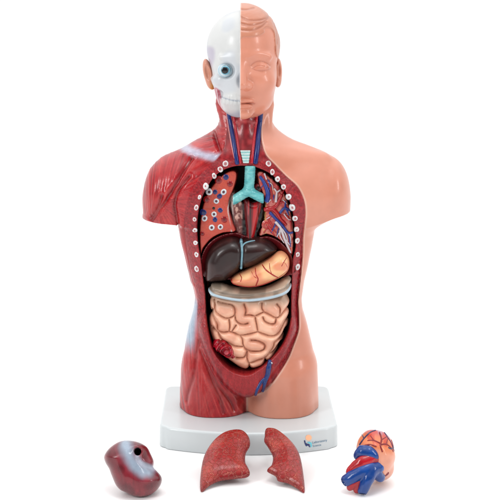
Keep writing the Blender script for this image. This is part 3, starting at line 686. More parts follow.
def c_int(x, y, q, N):
    k = F_grv(x, q); C = mixc(lin((236, 172, 144)), lin((250, 196, 166)), ss(.35, .7, vnoise(x * .12, y * .1, q * .12)))
    C = mixc(C, lin((196, 122, 96)), np.exp(-(k / 0.6) ** 2) * .4); C = mixc(C, lin((186, 160, 138)), ss(303, 292, q + 3 * vnoise(x * .2, 0, q * .1)) * .75)
    return mixc(C, lin((196, 120, 98)), ss(-3, 0, F_int(x, q)) * .5)
build('small_intestine', f_int, (203, -48, 274), (295, -4, 372), 0.55, c_int, M_gut, gut, loc=IL)
F_cec = Field(ats([(213.4, 345), (214.6, 341.4), (220, 340.6), (225, 342), (229.6, 345.4), (233, 349.4), (234.6, 354.6), (232.6, 358), (227.6, 357.4), (222.6, 354.4), (217, 352)], -40), n=4)
def f_cec(x, y, q): return inflate(F_cec(x, q) - 1.0, y, -33.0, 5.0, 11.0, 9.0) + 1.5 * (vnoise(x * .3 + 3, 3, q * .3) - .5) + .5 * np.cos(np.hypot(x - 227.5, q - 339.6) * 1.6) - 1.2 * np.exp(-(((x - 227.5) / 2.4) ** 2 + ((q - 339.6) / 2.0) ** 2))
build('appendix', f_cec, (208, -50, 322), (240, -20, 352), 0.4, lambda x, y, q, N: mixc(mixc(lin((140, 8, 28)), lin((190, 22, 44)), ss(.3, .7, vnoise(x * .4, 1, q * .4))), lin((226, 84, 104)), np.exp(-(((x - 227.5) / 1.8) ** 2 + ((q - 339.6) / 1.5) ** 2)) * .8), M_gloss, gut, loc=IL)  # bright pink spot is a painted highlight
print('organs', round(time.time() - T0, 1))

# ================================================================== HEAD (built into the torso)
HL = TL
F_hairline = Field([(236, 37.5), (244, 38), (253, 37.6), (260, 36), (264.4, 33), (263.6, 30.4), (266.4, 28.4), (271, 29.6), (273.6, 34), (274.6, 44), (277, 58), (292, 60), (292, -12), (236, -12)], n=3)
F_strand = Field([[(240, 18), (248, 21.4), (258, 21.6), (266, 19), (270, 14)], [(240, 31), (250, 31.6), (260, 28.6), (266, 23)], [(240, 10.4), (246, 11), (254, 9)], [(240, 24.6), (250, 26.6), (262, 24), (268, 18)], [(276, 24), (278, 36), (278.6, 48)], [(273, 22), (276, 32), (276.6, 44)]], closed=False, n=4, h=.35, pad=14)
F_lid = Field([[(250.6, 65.6), (254, 62.6), (259, 61.2), (264.6, 62.2), (269, 65)]], closed=False, n=4, h=.25, pad=12)
F_slit = Field([[(252.6, 68.4), (255.6, 66.2), (260, 65.4), (265, 66.4), (269.6, 68.6)], [(252.6, 68.6), (256, 70), (261, 70.6), (266, 69.8), (269.6, 68.6)]], closed=False, n=4, h=.25, pad=12)
F_mouth = Field([[(238, 101.6), (243, 101.8), (248, 101.4), (254.4, 102)]], closed=False, n=4, h=.25, pad=12)
F_brow = Field([[(249, 57.6), (254, 54.6), (260, 53.4), (266, 54.6), (271, 57.6)]], closed=False, n=4, h=.25, pad=14)
def f_face(x, y, q):
    d = ell(x, y, q, (242.6, 6, 45), (36.6, 48, 41.2))
    u = np.sqrt((np.abs(x - 245.5) / 31.0) ** 2.4 + 1e-9) ; dd = ell(x, y, q, (246, -8, 75.4), (30.6, 34.5, 42.4))
    dd = np.maximum(dd, -99); d = smin(d, dd, 7)
    d = smin(d, ell(x, y, q, (248, -14, 98), (23.5, 24, 17.5)), 6)                 # jaw
    d = smin(d, ell(x, y, q, (243, -34, 111.4), (9.5, 7.5, 6.0)), 6)                 # chin
    d = smin(d, ell(x, y, q, (261, -26, 82), (12, 11.5, 11)), 8)                     # cheek
    d = smin(d, cap3(x, y, q, (244, -38.5, 55.4), (268, -30, 56.6), 3.6, 3.0), 5)     # brow ridge
    d = smax(d, -ell(x, y, q, (260.5, -44.5, 66.5), (11, 7.5, 7)), 5)                # eye socket
    d = smin(d, ell(x, y, q, (260.6, -30.6, 67.4), (8.6, 7.6, 5.6)), 2.0)             # eyeball under its lids
    d = smin(d, cap3(x, y, q, (241.4, -35, 52), (242, -49.5, 84.0), 3.4, 5.0), 6)  # nose
    d = smin(d, ell(x, y, q, (247.6, -42.5, 84.8), (5.0, 5.6, 4.2)), 2.8)
    d = smax(d, -ell(x, y, q, (246.4, -46.5, 90.2), (2.8, 2.6, 1.9)), 1.0)           # nostril
    d = smin(d, ell(x, y, q, (241, -39.6, 99.2), (12.6, 5.0, 2.9)), 2.2)
    d = smin(d, ell(x, y, q, (241, -39.0, 104.4), (11.4, 5.4, 3.2)), 2.2)
    fr = ss(-18, -26, y)
    d = d + fr * (0.6 * np.exp(-(F_mouth(x, q) / .7) ** 2) + .45 * np.exp(-(F_lid(x, q) / .6) ** 2) + .38 * np.exp(-(F_slit(x, q) / .5) ** 2) - .45 * np.exp(-(F_brow(x, q) / 1.6) ** 2))
    hr = F_hairline(x, q); hair = np.where(y < 4, ss(.5, -.9, hr), ss(66, 58, q))
    st = np.where(y < 20, np.exp(-(F_strand(x, q) / 1.2) ** 2), 0) + .35 * vnoise(x * .25 + q * .5, y * .3, q * .1)
    return d - 1.3 * hair + .65 * hair * st
def f_skull(x, y, q):
    d = ell(x, y, q, (243.4, 6, 48), (36.8, 46, 38.0))
    d = smin(d, ell(x, y, q, (241, -8, 76), (28.0, 33, 41.4)), 7)
    d = smin(d, ell(x, y, q, (238, -15, 96), (18.5, 21, 18)), 6)
    d = smin(d, ell(x, y, q, (222.6, -23, 79.5), (9.5, 11, 7.5)), 3); d = smin(d, cap3(x, y, q, (217, -20, 84), (213, -4, 79), 2.6, 2.2), 3)                   # cheek bone
    d = smin(d, cap3(x, y, q, (242, -36, 58), (222, -32, 57.5), 3.0, 2.5), 4)
    d = smax(d, -ell(x, y, q, (226.4, -38, 70.4), (9.0, 8.0, 8.2)), 2.0)             # eye socket
    d = smax(d, -ell(x, y, q, (219.6, -27, 93.6), (5.6, 7, 4.4)), 2.0)
    d = smax(d, -ell(x, y, q, (241, -43, 81), (4.0, 5, 6.5)), 2.5)                     # nose opening
    tt = np.abs(x - 240)
    teeth = ss(-20, -30, y) * (x > 222)
    d = d - 1.1 * teeth * np.exp(-((q - 99) / 5.0) ** 4)
    d = d + teeth * (.9 * np.exp(-((q - 99.4 + .012 * tt ** 2) / .55) ** 2) + .6 * np.exp(-((np.mod(tt, 3.8) - 1.9) / .45) ** 2) * np.exp(-((q - 99) / 4.6) ** 4))
    return d
def f_head(x, y, q):
    a, b = smax(f_face(x, y, q), 240.3 - x, .6), smax(f_skull(x, y, q), x - 241.0, .3)
    return np.minimum(a, b)
F_temp = Field([(205, 50), (209, 47), (214, 49), (215, 56), (213, 64), (209.4, 68), (205, 66)], n=4)
F_mass = Field([(215, 87), (220, 89), (222, 95), (221.6, 102), (223.4, 108), (217, 106), (211, 94)], n=4)
def c_head(x, y, q, N):
    sk = lin((238, 157, 130)); C = np.tile(sk, (len(x), 1))
    hr = F_hairline(x, q); hair = np.where(y < 4, ss(.6, -.6, hr), ss(66, 58, q))
    C = mixc(C, lin((216, 142, 112)), hair * .8); C = mixc(C, lin((188, 112, 84)), hair * np.exp(-(F_strand(x, q) / 1.1) ** 2) * .7 * (y < 20))
    C = mixc(C, lin((196, 112, 86)), (np.exp(-(F_lid(x, q) / .5) ** 2) + np.exp(-(F_slit(x, q) / .5) ** 2)).clip(0, 1) * .5 * (y < -15))
    C = mixc(C, lin((222, 132, 106)), np.exp(-(((x - 245) / 9) ** 2 + ((q - 103) / 4.5) ** 2)) * .6 * (y < -30)); C = mixc(C, lin((196, 104, 84)), np.exp(-(F_mouth(x, q) / .6) ** 2) * .6 * (y < -25))
    B = np.tile(lin((240, 241, 240)), (len(x), 1)); t = F_temp(x, q)
    B = mixc(B, lin((204, 194, 216)), ss(3, -2, t) * .8); B = mixc(B, lin((206, 216, 232)), ss(.5, .8, vnoise(x * .07, y * .07, q * .07)) * .35)
    m = F_mass(x, q); mm = vnoise(x * .9 - q * .15, 1, q * .12)
    B = mixc(B, mixc(lin((206, 84, 104)), lin((240, 196, 204)), ss(.5, .7, mm)), ss(.8, -1, m) * .9)
    B = mixc(B, lin((196, 206, 222)), np.exp(-((q - 99.4 + .012 * (x - 240) ** 2) / .7) ** 2) * (x > 222) * (y < -18) * .7)
    B = mixc(B, lin((130, 140, 160)), ss(.3, -.8, ell(x, y, q, (241, -41, 80), (4.4, 6.3, 8.2))) * .25)  # grey shadow in the nose opening, painted over the bone
    B = mixc(B, lin((190, 204, 226)), ss(108, 116, q) * .5)  # bluish shading at the bottom of the jaw, painted in
    C = mixc(C, lin((253, 228, 216)), ss(1.3, .3, x - 240.3) * .8)  # bright highlight painted along the face's cut edge
    return mixc(C, B, ss(240.7, 240.2, x))
P, Fc = nets(f_head, (202, -58, 2), (286, 58, 126), 0.55)
N = vnormals(P, Fc); C = c_head(P[:, 0], P[:, 1], P[:, 2], N); ctr = P[Fc].mean(1)
lab = (ctr[:, 0] < 240.45).astype(int)
for k, nm, mt in ((0, 'face_half', M_skin), (1, 'skull_half', M_bone)):
    u, f2 = sub(P, Fc, lab == k); o = add_mesh(nm, P[u], f2, C[u], mt, torso, BODY, N[u], TL)
def f_ear(c, rx, rq, s):
    def f(x, y, q):
        x = x - (q - c[2]) * .2 * (s > 0)
        d = ell(x, y, q, (c[0], c[1], c[2]), (rx, 8.5, rq)); d = smin(d, ell(x, y, q, (c[0] + s * .6, c[1] - 3, c[2] + rq * .62), (rx * .8, 5, rq * .42)), 2)
        return smax(d, -ell(x, y, q, (c[0] - s * .6, c[1] - 8.4, c[2] - 2), (rx * .55, 4.2, rq * .5)), 2.2)
    return f
build('ear', f_ear((208.4, 5, 74.0), 5.2, 15.2, 1), (200, -10, 56), (217, 14, 94), .45, lambda x, y, q, N: mixc(np.tile(lin((232, 160, 134)), (len(x), 1)), lin((226, 150, 70)), ss(79, 86, q) * ss(208, 212, x) * .9), M_skin, torso, loc=TL)
build('ear', f_ear((278.6, 12, 72.6), 3.9, 14.5, -1), (272, -8, 55), (286, 18, 92), .45, (232, 158, 132), M_skin, torso, loc=TL)
# eyeball of the skull half
eye = build('eyeball', lambda x, y, q: ell(x, y, q, (226.0, -29.5, 70.2), (8.0, 8.0, 7.6)), (215, -40, 60), (237, -18, 80), .5,
            lambda x, y, q, N: mixc(np.tile(lin((238, 243, 246)), (len(x), 1)), lin((178, 214, 230)), np.exp(-((np.hypot(x - 226, q - 70) - 6.3) / 1.0) ** 2) * .8), M_gloss, torso, loc=TL)
dome('iris', (226.3, -36.7, 70.0), 5.0, 4.9, 1.5, [(1.05, (130, 190, 210)), (1.0, (120, 190, 212)), (.88, (180, 222, 234)), (.75, (110, 186, 212)), (.6, (70, 140, 176))], M_gloss, eye, loc=TL)
dome('pupil', (225.6, -37.9, 70.0), 3.2, 3.3, 1.1, [(1.05, (12, 14, 20))] + [(float(r_), (12, 14, 20)) for r_ in (1, .97, .92, .85, .75, .62, .48, .34, .2, .08, .01)], M_gloss, eye, loc=TL)
print('head', round(time.time() - T0, 1))

# ================================================================== BASE
def white_mat(name, c, rough, coat=0.0, bump=0.0):
    m = bpy.data.materials.new(name); m.use_nodes = True; nt = m.node_tree; b = nt.nodes['Principled BSDF']
    n = nt.nodes.new('ShaderNodeTexNoise'); n.inputs['Scale'].default_value = 60; n.inputs['Detail'].default_value = 4
    tc = nt.nodes.new('ShaderNodeTexCoord'); nt.links.new(tc.outputs['Object'], n.inputs['Vector'])
    r = nt.nodes.new('ShaderNodeMapRange'); r.inputs['To Min'].default_value = rough * .85; r.inputs['To Max'].default_value = rough * 1.2
    nt.links.new(n.outputs['Fac'], r.inputs['Value']); nt.links.new(r.outputs['Result'], b.inputs['Roughness'])
    mx = nt.nodes.new('ShaderNodeMix'); mx.data_type = 'RGBA'; mx.inputs['A'].default_value = (*c, 1); mx.inputs['B'].default_value = (*[v * .975 for v in c], 1)
    nt.links.new(n.outputs['Fac'], mx.inputs['Factor']); nt.links.new(mx.outputs['Result'], b.inputs['Base Color'])
    b.inputs['Coat Weight'].default_value = coat
    if bump:
        bp = nt.nodes.new('ShaderNodeBump'); bp.inputs['Strength'].default_value = bump; bp.inputs['Distance'].default_value = .0005
        n2 = nt.nodes.new('ShaderNodeTexNoise'); n2.inputs['Scale'].default_value = 400; nt.links.new(tc.outputs['Object'], n2.inputs['Vector'])
        nt.links.new(n2.outputs['Fac'], bp.inputs['Height']); nt.links.new(bp.outputs['Normal'], b.inputs['Normal'])
    return m
M_base = white_mat('white_plastic', (.56, .60, .61), .3, .1, .06)
def front_y(X): return -55.5 - 17.5 * (1 - min(1, abs((X + 2) / 84)) ** 2)
outl = []
def arc(cx, cy, r, a0, a1, n=10):
    for t in np.linspace(a0, a1, n): outl.append((cx + r * math.cos(math.radians(t)), cy + r * math.sin(math.radians(t))))
arc(83 - 9, 62.5 - 9, 9, 0, 90); arc(-89 + 9, 62.5 - 9, 9, 90, 180)
arc(-86 + 8.5, -56.5 + 9.5, 8.5, 182, 250, 8)
for X in np.linspace(-78, 74, 39): outl.append((X, front_y(X)))
arc(83.3 - 8.5, -56.5 + 9.5, 8.5, 290, 358, 8)
outl = np.array(outl); nn = np.roll(outl, -1, 0) - np.roll(outl, 1, 0); nn = np.stack([nn[:, 1], -nn[:, 0]], 1); nn /= np.linalg.norm(nn, axis=1, keepdims=True)
rings = [(0.6, 0.25), (0.0, 1.0), (0.0, 18.0), (0.35, 19.4), (1.1, 20.3), (2.3, 20.7)]
bm = bmesh.new(); RV = []
for inn, z in rings: RV.append([bm.verts.new(((a - n_[0] * inn) / 1000, (b_ - n_[1] * inn) / 1000, z / 1000 - TL[2])) for (a, b_), n_ in zip(outl, nn)])
for a, b_ in zip(RV[:-1], RV[1:]):
    for i in range(len(a)): bm.faces.new((a[i], a[(i + 1) % len(a)], b_[(i + 1) % len(a)], b_[i]))
bm.faces.new(RV[-1]); bm.faces.new(RV[0][::-1])
bmesh.ops.recalc_face_normals(bm, faces=bm.faces)
me = bpy.data.meshes.new('display_base'); bm.to_mesh(me); bm.free()
for p in me.polygons: p.use_smooth = len(p.vertices) == 4
base = link('display_base', me, M_base, torso)
def flat_mat(name, c):
    m = bpy.data.materials.new(name); m.use_nodes = True; nt = m.node_tree; b = nt.nodes['Principled BSDF']
    n = nt.nodes.new('ShaderNodeTexNoise'); n.inputs['Scale'].default_value = 800
    mx = nt.nodes.new('ShaderNodeMix'); mx.data_type = 'RGBA'; cc = lin(c); mx.inputs['A'].default_value = (*cc, 1); mx.inputs['B'].default_value = (*[min(1, v * 1.25) for v in cc], 1)
    nt.links.new(n.outputs['Fac'], mx.inputs['Factor']); nt.links.new(mx.outputs['Result'], b.inputs['Base Color']); b.inputs['Roughness'].default_value = .4; return m
M_or, M_nv, M_cy, M_tx = flat_mat('orange_ink', (246, 176, 136)), flat_mat('navy_ink', (22, 40, 96)), flat_mat('teal_ink', (96, 190, 206)), flat_mat('blue_grey_ink', (74, 112, 140))
def on_front(px, py):
    X = (px - 250) * .935
    Y = front_y(X); X = (px - 250) * (1 + Y / 1000); Z = CAM_H - (py - HOR) * (1 + Y / 1000)
    return X, front_y(X) - .25, Z
def decal(name, pts, mat, lift=0.0, inside=None):
    bm = bmesh.new(); vs = []
    for px, py in pts:
        X, Y, Z = on_front(px, py); vs.append(bm.verts.new((X / 1000, (Y - lift) / 1000, Z / 1000 - TL[2])))
    f = bm.faces.new(vs); f.normal_update()
    if f.normal.y > 0: f.normal_flip()
    me = bpy.data.meshes.new(name); bm.to_mesh(me); bm.free(); return link(name, me, mat, base)
circ = [(308.6 + 3.1 * math.cos(t), 437.6 + 2.9 * math.sin(t)) for t in np.linspace(0, 6.283, 28)[:-1]]
decal('logo_sun', circ, M_or)
decal('logo_swoosh', [(303.9, 440.4), (305.2, 440.2), (305.7, 442.8), (307.6, 443.8), (309.4, 444), (310.2, 447), (309.4, 447.2), (308.2, 445.6), (306.8, 445.6), (306.6, 446.6), (305.5, 445.4), (304.6, 443.2)], M_nv, .12)
decal('logo_wave', [(306.6, 442.4), (309.2, 441.8), (311.6, 442.6), (312, 446), (310.8, 447.6), (310.4, 444.2), (308.6, 443.2)], M_cy, .06)
for nm, body, px, py, sz in (('logo_lettering', 'Laboratory', 312.4, 443.6, 3.15), ('logo_lettering', 'Science', 312.8, 447.0, 2.7)):
    cu = bpy.data.curves.new(nm, 'FONT'); cu.body = body; cu.size = sz / 1000; cu.extrude = .00002; cu.space_character = 1.05; cu.resolution_u = 3
    o = bpy.data.objects.new(nm, cu); col.objects.link(o); cu.materials.append(M_tx)
    X, Y, Z = on_front(px, py); X2, Y2, Z2 = on_front(px + 12, py)
    ang = math.atan2(Y2 - Y, X2 - X); o.rotation_euler = (math.radians(90), math.radians(-2.2), ang); o.location = (X / 1000, (Y - .15) / 1000, Z / 1000 - TL[2]); o.parent = base; bpy.context.view_layer.update(); me = bpy.data.meshes.new_from_object(o.evaluated_get(bpy.context.evaluated_depsgraph_get())); o2 = bpy.data.objects.new(nm, me); o2.location = o.location; o2.rotation_euler = o.rotation_euler; o2.parent = base; bpy.data.objects.remove(o); bpy.data.curves.remove(cu); o2.name = nm; col.objects.link(o2)
print('base', round(time.time() - T0, 1))

# ================================================================== LOOSE PIECES ON THE FLOOR
def frame_at(px, py, z, phi):
    Y = ((CAM_H - z) / (py - HOR) - 1) * 1000
    return Tilt(((px - 250) * (1 + Y / 1000), Y, z), phi)
def fdrape(fr, f, L, lift=.1, y0=-40):
    return [(x, surf_y(f, x, q, y0, 30) + lift, q) for x, q in catmull(fr.pts(L), 3, False)]
# --- maroon bean-shaped organ
fb_ = frame_at(132, 469, 20.0, 22)
OB = tuple(fb_.O / 1000)
bean = empty('organ_piece', (OB[0], OB[1], 0), 'maroon bean-shaped organ piece with pale blue patch and dark hole, at far left', 'organ')
BL = (OB[0], OB[1], 0)
beanP = [(104.6, 456.6), (108, 450.4), (113.6, 445.4), (120, 442), (127, 441), (135, 442), (142, 444.6), (147.6, 449), (151.4, 455), (153.2, 461), (152.6, 467.4), (155.6, 471), (159.6, 475.6), (161, 480), (159, 486), (154, 491.4), (147.6, 495.4), (139.6, 496.8),
         (132.6, 495), (126.4, 491.8), (121, 489.6), (116.4, 484.6), (112, 475), (109.6, 468.6), (106, 462.6)]
F_bn = Field(fb_.pts(beanP), n=4, h=.3)
F_fold = Field([fb_.pts([(139.6, 457), (142, 461.6), (147, 466), (153.4, 468.6)])], closed=False, n=4, h=.3)
F_bpal = Field([fb_.pts([(126, 443.6), (131, 455), (135.6, 464.4), (143, 469.6), (150, 471.6)])], closed=False, n=4, h=.3)
hx, hq = fb_.pts([(139.2, 451.4)])[0]
lx, lq = fb_.pts([(147.6, 457)])[0]
def f_bean(x, y, q):
    d = inflate(F_bn(x, q) - .6, y, 2.0, 15.0, 17.5, 15.0)
    d = d + 1.5 * np.exp(-(F_fold(x, q) / 1.8) ** 2) * ss(0, -9, y) + 1.0 * ss(9, 2, np.hypot(x - lx, q - lq)) 
    d = smax(d, -cap3(x, y, q, (hx, -22, hq), (hx + 1, 0, hq + 1.5), 3.3, 2.6), 1.2)
    d = smin(d, ell(x, y, q, (hx - .5, -13.0, hq), (5.4, 3.2, 5.0)), 3.0)
    d = smax(d, -cap3(x, y, q, (hx, -22, hq), (hx + 1, 0, hq + 1.5), 3.1, 2.4), 1.0)
    return smax(d, -fb_.z(x, y, q) + .15, 1.0)
def c_bean(x, y, q, N):
    C = mixc(lin((112, 22, 36)), lin((150, 38, 52)), ss(.3, .75, vnoise(x * .12, y * .12, q * .12)))
    C = mixc(C, lin((88, 14, 28)), ss(.5, .9, vnoise(x * .6, y * .2, q * .15)) * .35)
    p = F_bpal(x, q) + 2.5 * (vnoise(x * .2, 4, q * .2) - .5); C = mixc(C, lin((168, 186, 206)), ss(8.5, .5, p) * .95 * ss(8, 2, y)); C = mixc(C, lin((196, 206, 224)), ss(3.2, .5, F_fold(x, q)) * .8)
    C = mixc(C, lin((160, 60, 76)), ss(9.5, 8, p) * ss(5.5, 8, p) * .4)
    return mixc(C, lin((18, 6, 10)), ss(3.3, 2.5, np.hypot(x - hx, q - hq)) * (y < 4))
build('organ_body', f_bean, (-30, -26, -32), (32, 26, 34), .5, c_bean, M_spleen, bean, fb_, loc=BL)
# --- two lung fronts
def lung(name, P, ctr, label, hook):
    fr = frame_at(ctr[0], ctr[1], 13.5, 68); O = tuple(fr.O / 1000); loc = (O[0], O[1], 0)
    F_ = Field(fr.pts(P), n=4, h=.3)
    def f(x, y, q):
        d = F_(x, q)
        z = fr.z(x, y, q)
        dome_ = inflate(d, y, 0.0, 19.0, 8.5, 8.5)
        tb = 3.0 + 26.0 * ss(12, -34, q)
        v = np.where(y < 0, dome_, np.maximum(d + .9 * y, (y - tb) * .9))
        v = smax(v, -z + .15, 1.0)
        return v
    def c(x, y, q, N):
        C = mixc(lin((172, 34, 32)), lin((206, 70, 52)), ss(.35, .75, vnoise(x * .07, y * .07, q * .07))); C = mixc(C, lin((140, 20, 28)), ss(-3.4, -.4, F_(x, q)) * .75)
        return mixc(C, lin((120, 16, 24)), ss(0, 2, y))
    o = build(name, f, (-34, -14, -40), (34, 34, 38), .5, c, M_lung, None, fr, loc=loc); o.location = loc
    tag(o, label, 'lung', 'loose lung pieces on the floor')
    return o
lung('lung_piece', [(201, 492.6), (200.2, 478), (203.6, 458), (212, 443.4), (222.4, 434.6), (233.6, 431.2), (243, 432), (249, 438), (250, 446), (245.8, 454), (245.4, 463), (248.4, 469), (250, 474), (247, 477.4), (236, 478.8), (220, 481), (208.6, 486.6)], (225, 461),
     'broad red lung piece with fine pale veins, left of the pair leaning before the base', 0)
lung('lung_piece', [(264.6, 437), (265.4, 430.6), (270, 429.4), (278, 431.4), (290, 441), (298.6, 453), (302.8, 470), (304.8, 494), (298, 489.4), (287.6, 483.4), (278, 481.2), (275.4, 476.4), (267, 471.4), (271.4, 466), (272.8, 457.4), (268.6, 448.6), (264.2, 442)], (285, 461),
     'slender red lung piece with a hooked notch on its inner edge, right of pair', 1)
# --- heart
fh = frame_at(369, 463, 19.2, 22); OH = tuple(fh.O / 1000); HLc = (OH[0], OH[1], 0)
heart = empty('heart', HLc, 'small peach heart model with thick blue and red vessels, lying at far right', 'organ')
hp = [(357, 452), (357.4, 443), (360.4, 436.6), (367, 430.4), (377, 429.8), (386.4, 433.6), (392.4, 442), (395, 452), (395.4, 459), (392.6, 466), (388, 473.4), (384, 477.4), (376, 476), (364, 466)]
F_h = Field(fh.pts(hp), n=4, h=.3)
F_rid = Field([fh.pts([(365, 447), (372, 446), (380, 449), (384, 456), (388, 461)])], closed=False, n=4, h=.3)
def f_heart(x, y, q):
    d = inflate(F_h(x, q), y, 2.0, 17.0, 19.0, 16.0) - .9 * np.exp(-(F_rid(x, q) / 3.0) ** 2)
    d = smin(d, ell(x, y, q, (10, 9, 3.6), (12.5, 12, 10.8)), 4)
    return smax(d, -fh.z(x, y, q) + .15, 1)
ax_, aq_ = fh.pts([(383, 441)])[0]
def c_heart(x, y, q, N):
    t = q - aq_ - .25 * (x - ax_)
    C = mixc(lin((184, 60, 66)), lin((234, 136, 90)), ss(-8, 2, t)); C = mixc(C, lin((236, 160, 132)), ss(7, 12, t))
    C = mixc(C, lin((190, 150, 176)), ss(.5, .7, vnoise(x * .2, 0, q * .25)) * ss(-1, -7, t) * .7); return mixc(C, lin((206, 56, 44)), ss(.5, .7, vnoise(x * .3 + 7, 2, q * .2)) * ss(10, 1, t) * .75)
build('heart_body', f_heart, (-22, -24, -34), (30, 26, 24), .45, c_heart, M_gut, heart, fh, loc=HLc)
def htube(nm, cc, L): tubes(nm, [(fdrape(fh, f_heart, p, .1), list(np.linspace(a, b, 3 * (len(p) - 1) + 1))) for a, b, p in L], cc, M_small, heart, fh, seg=8, loc=HLc)
htube('coronary_artery', (150, 22, 30), [(.9, .7, [(378.6, 433), (379.6, 440), (378, 446), (380, 452)]), (.8, .5, [(379, 445), (384, 444.6), (389, 447.6), (392, 452)]), (.8, .5, [(378.4, 444), (372, 441), (366, 441)]), (.6, .4, [(380, 440), (386, 436.6)]), (.7, .4, [(384, 445), (386.6, 438)]), (.7, .4, [(372, 441), (369, 436)]),
                                         (.8, .6, [(363, 446), (368, 445), (374, 447)]), (.6, .4, [(391, 440), (393, 448)])])
htube('coronary_vein', (50, 44, 96), [(.9, .7, [(359, 445), (363, 439), (369, 433), (375, 430.6)]), (.7, .5, [(384, 432.8), (386.6, 438), (390, 443), (393, 451)]), (.6, .4, [(363, 439), (362, 434.6)]), (.7, .5, [(386.4, 447.8), (390, 449), (392.4, 447)])])
def vess(nm, cc, segs, k=2.0, cut=None, mat=M_gloss, hole=None):
    S = [[(*(lambda p: (p[0], p[1], p[2]))(fh.pt(a[0], a[1], 0)),) for a in s[0]] for s in segs]
    segl = []
    for s, (pl, yy, rr) in zip(S, segs):
        pts = [(p[0], y_, p[2]) for p, y_ in zip(s, yy)]
        cp = catmull(pts, 4, False); cr = np.interp(np.linspace(0, 1, len(cp)), np.linspace(0, 1, len(rr)), rr)
        for i in range(len(cp) - 1): segl.append((tuple(cp[i]), tuple(cp[i + 1]), cr[i], cr[i + 1]))
    def f(x, y, q):
        d = None
        for a, b, r0, r1 in segl:
            e = cap3(x, y, q, a, b, r0, r1); d = e if d is None else smin(d, e, k * .5)
        if hole:
            for hpx, hpy, hy, hr in hole: hx_, _, hq_ = fh.pt(hpx, hpy, 0); d = smax(d, -ell(x, y, q, (hx_, hy, hq_), (hr, hr, hr)), .6)
        return smax(d, -fh.z(x, y, q) + .15, .8)
    c1 = lin(cc)
    build(nm, f, (-36, -30, -20), (20, 22, 36), .45, disp=lambda x, y, q, N: .9 * (vnoise(x * .22, y * .22, q * .22) - .5), colour=lambda x, y, q, N: mixc(np.tile(c1, (len(x), 1)), c1 * 1.6, ss(.5, .9, vnoise(x * .2, y * .2, q * .2)) * .5), mat=mat, parent=heart, frame=fh, loc=HLc)
BLU, RED = (6, 66, 146), (186, 16, 32)
vess('vena_cava', BLU, [([(356.5, 456), (361, 452), (367.5, 453), (373, 457)], [-10, -13, -14, -13], [3.4, 5.0, 5.4, 4.4])])
vess('aorta', RED, [([(374, 458), (366, 459.4), (358, 463.6), (351.6, 469.4), (349, 473)], [-12, -14.5, -14.5, -12, -10], [4.6, 4.8, 4.6, 4.0, 3.6])])
vess('pulmonary_artery', BLU, [([(377.6, 466.5), (369, 469), (360, 472), (351, 477), (344.8, 480.6)], [-10, -14, -15, -14, -11], [4.8, 5.8, 5.6, 5.0, 4.6]),
                               ([(371, 469), (367, 476), (363.4, 484), (361.2, 490)], [-14, -16, -15, -12.5], [5.4, 5.0, 4.6, 4.2]), ([(372, 470), (376.6, 474), (379.6, 477)], [-11, -8, -5], [5, 4.6, 4])], hole=[(341.6, 482.6, -12, 3.2), (360.6, 494.6, -13.5, 3.0)])
vess('pulmonary_trunk', RED, [([(362, 474), (357, 479), (351.6, 484), (348.4, 487)], [-13, -13, -12, -10], [3.4, 3.6, 3.4, 2.8]), ([(358, 477), (356.4, 484), (355.4, 490)], [-12, -12, -9.5], [3.4, 3.2, 2.6])])
vess('valve_edge', (150, 26, 40), [([(384, 474.6), (387, 472.6)], [-4, -3], [1.6, 1.2])])
print('loose', round(time.time() - T0, 1))

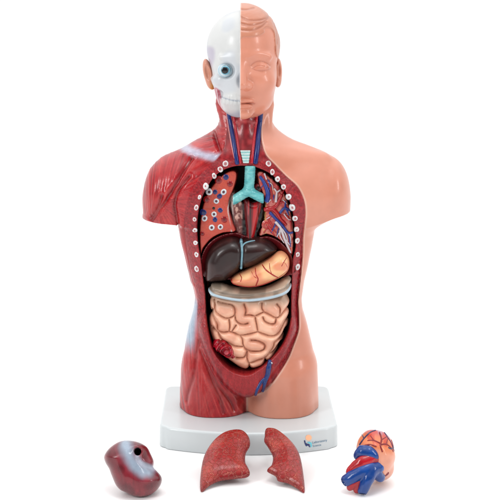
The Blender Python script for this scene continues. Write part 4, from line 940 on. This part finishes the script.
# ================================================================== FLOOR, LIGHT, CAMERA
M_floor = white_mat('white_sweep', (.93, .93, .93), .42, 0.0)
bm = bmesh.new(); vs = [bm.verts.new(p) for p in ((-12, -6, 0), (12, -6, 0), (12, 30, 0), (-12, 30, 0))]; bm.faces.new(vs)
me = bpy.data.meshes.new('floor'); bm.to_mesh(me); bm.free(); fl = link('floor', me, M_floor); fl['kind'] = 'structure'
w = bpy.data.worlds.new('World'); scene.world = w; w.use_nodes = True
nt = w.node_tree; bg = nt.nodes['Background']; bg.inputs['Color'].default_value = (1, 1, 1, 1)
tc = nt.nodes.new('ShaderNodeTexCoord'); sp = nt.nodes.new('ShaderNodeSeparateXYZ'); nt.links.new(tc.outputs['Generated'], sp.inputs[0])
def wr(src, a, b, c, d):
    m = nt.nodes.new('ShaderNodeMapRange'); m.interpolation_type = 'SMOOTHSTEP'
    for k, v in zip(('From Min', 'From Max', 'To Min', 'To Max'), (a, b, c, d)): m.inputs[k].default_value = v
    nt.links.new(src, m.inputs['Value']); return m.outputs['Result']
ad = nt.nodes.new('ShaderNodeMath'); ad.operation = 'ADD'                 # white studio sweep behind, added top glow to whiten the floor, front dimmed for contrast
nt.links.new(wr(sp.outputs['Y'], -.5, .45, .20, 1.06), ad.inputs[0]); nt.links.new(wr(sp.outputs['Z'], .4, .85, 0, 1.0), ad.inputs[1])
nt.links.new(ad.outputs[0], bg.inputs['Strength'])
def lamp(nm, loc, target, size, power, sy=None, c=(1, 1, 1)):
    l = bpy.data.lights.new(nm, 'AREA'); l.shape = 'RECTANGLE'; l.size = size; l.size_y = sy or size; l.energy = power; l.color = c
    o = bpy.data.objects.new(nm, l); col.objects.link(o); o.location = loc
    from mathutils import Vector
    o.rotation_euler = (Vector(target) - Vector(loc)).to_track_quat('-Z', 'Y').to_euler(); return o
lamp('softbox', (-1.3, -1.2, 1.1), (0, 0, .22), .4, 15, .8)
lamp('softbox', (1.5, -0.9, .9), (0, 0, .22), .26, 9, .8)
lamp('softbox', (0.1, -0.5, 1.6), (0, 0, .15), .5, 5, .4)
cam = bpy.data.cameras.new('Camera'); co = bpy.data.objects.new('Camera', cam); col.objects.link(co); scene.camera = co
co.location = (0, -CAM_D / 1000, CAM_H / 1000); co.rotation_euler = (math.radians(90), 0, 0)
cam.sensor_width = 36; cam.lens = 72; cam.shift_y = -(250 - HOR) / 500; cam.clip_start = .05; cam.clip_end = 100
scene.view_settings.view_transform = 'Standard'; scene.view_settings.look = 'None'; scene.view_settings.exposure = 0
scene.render.resolution_x = scene.render.resolution_y = 1024
print('done', round(time.time() - T0, 1))
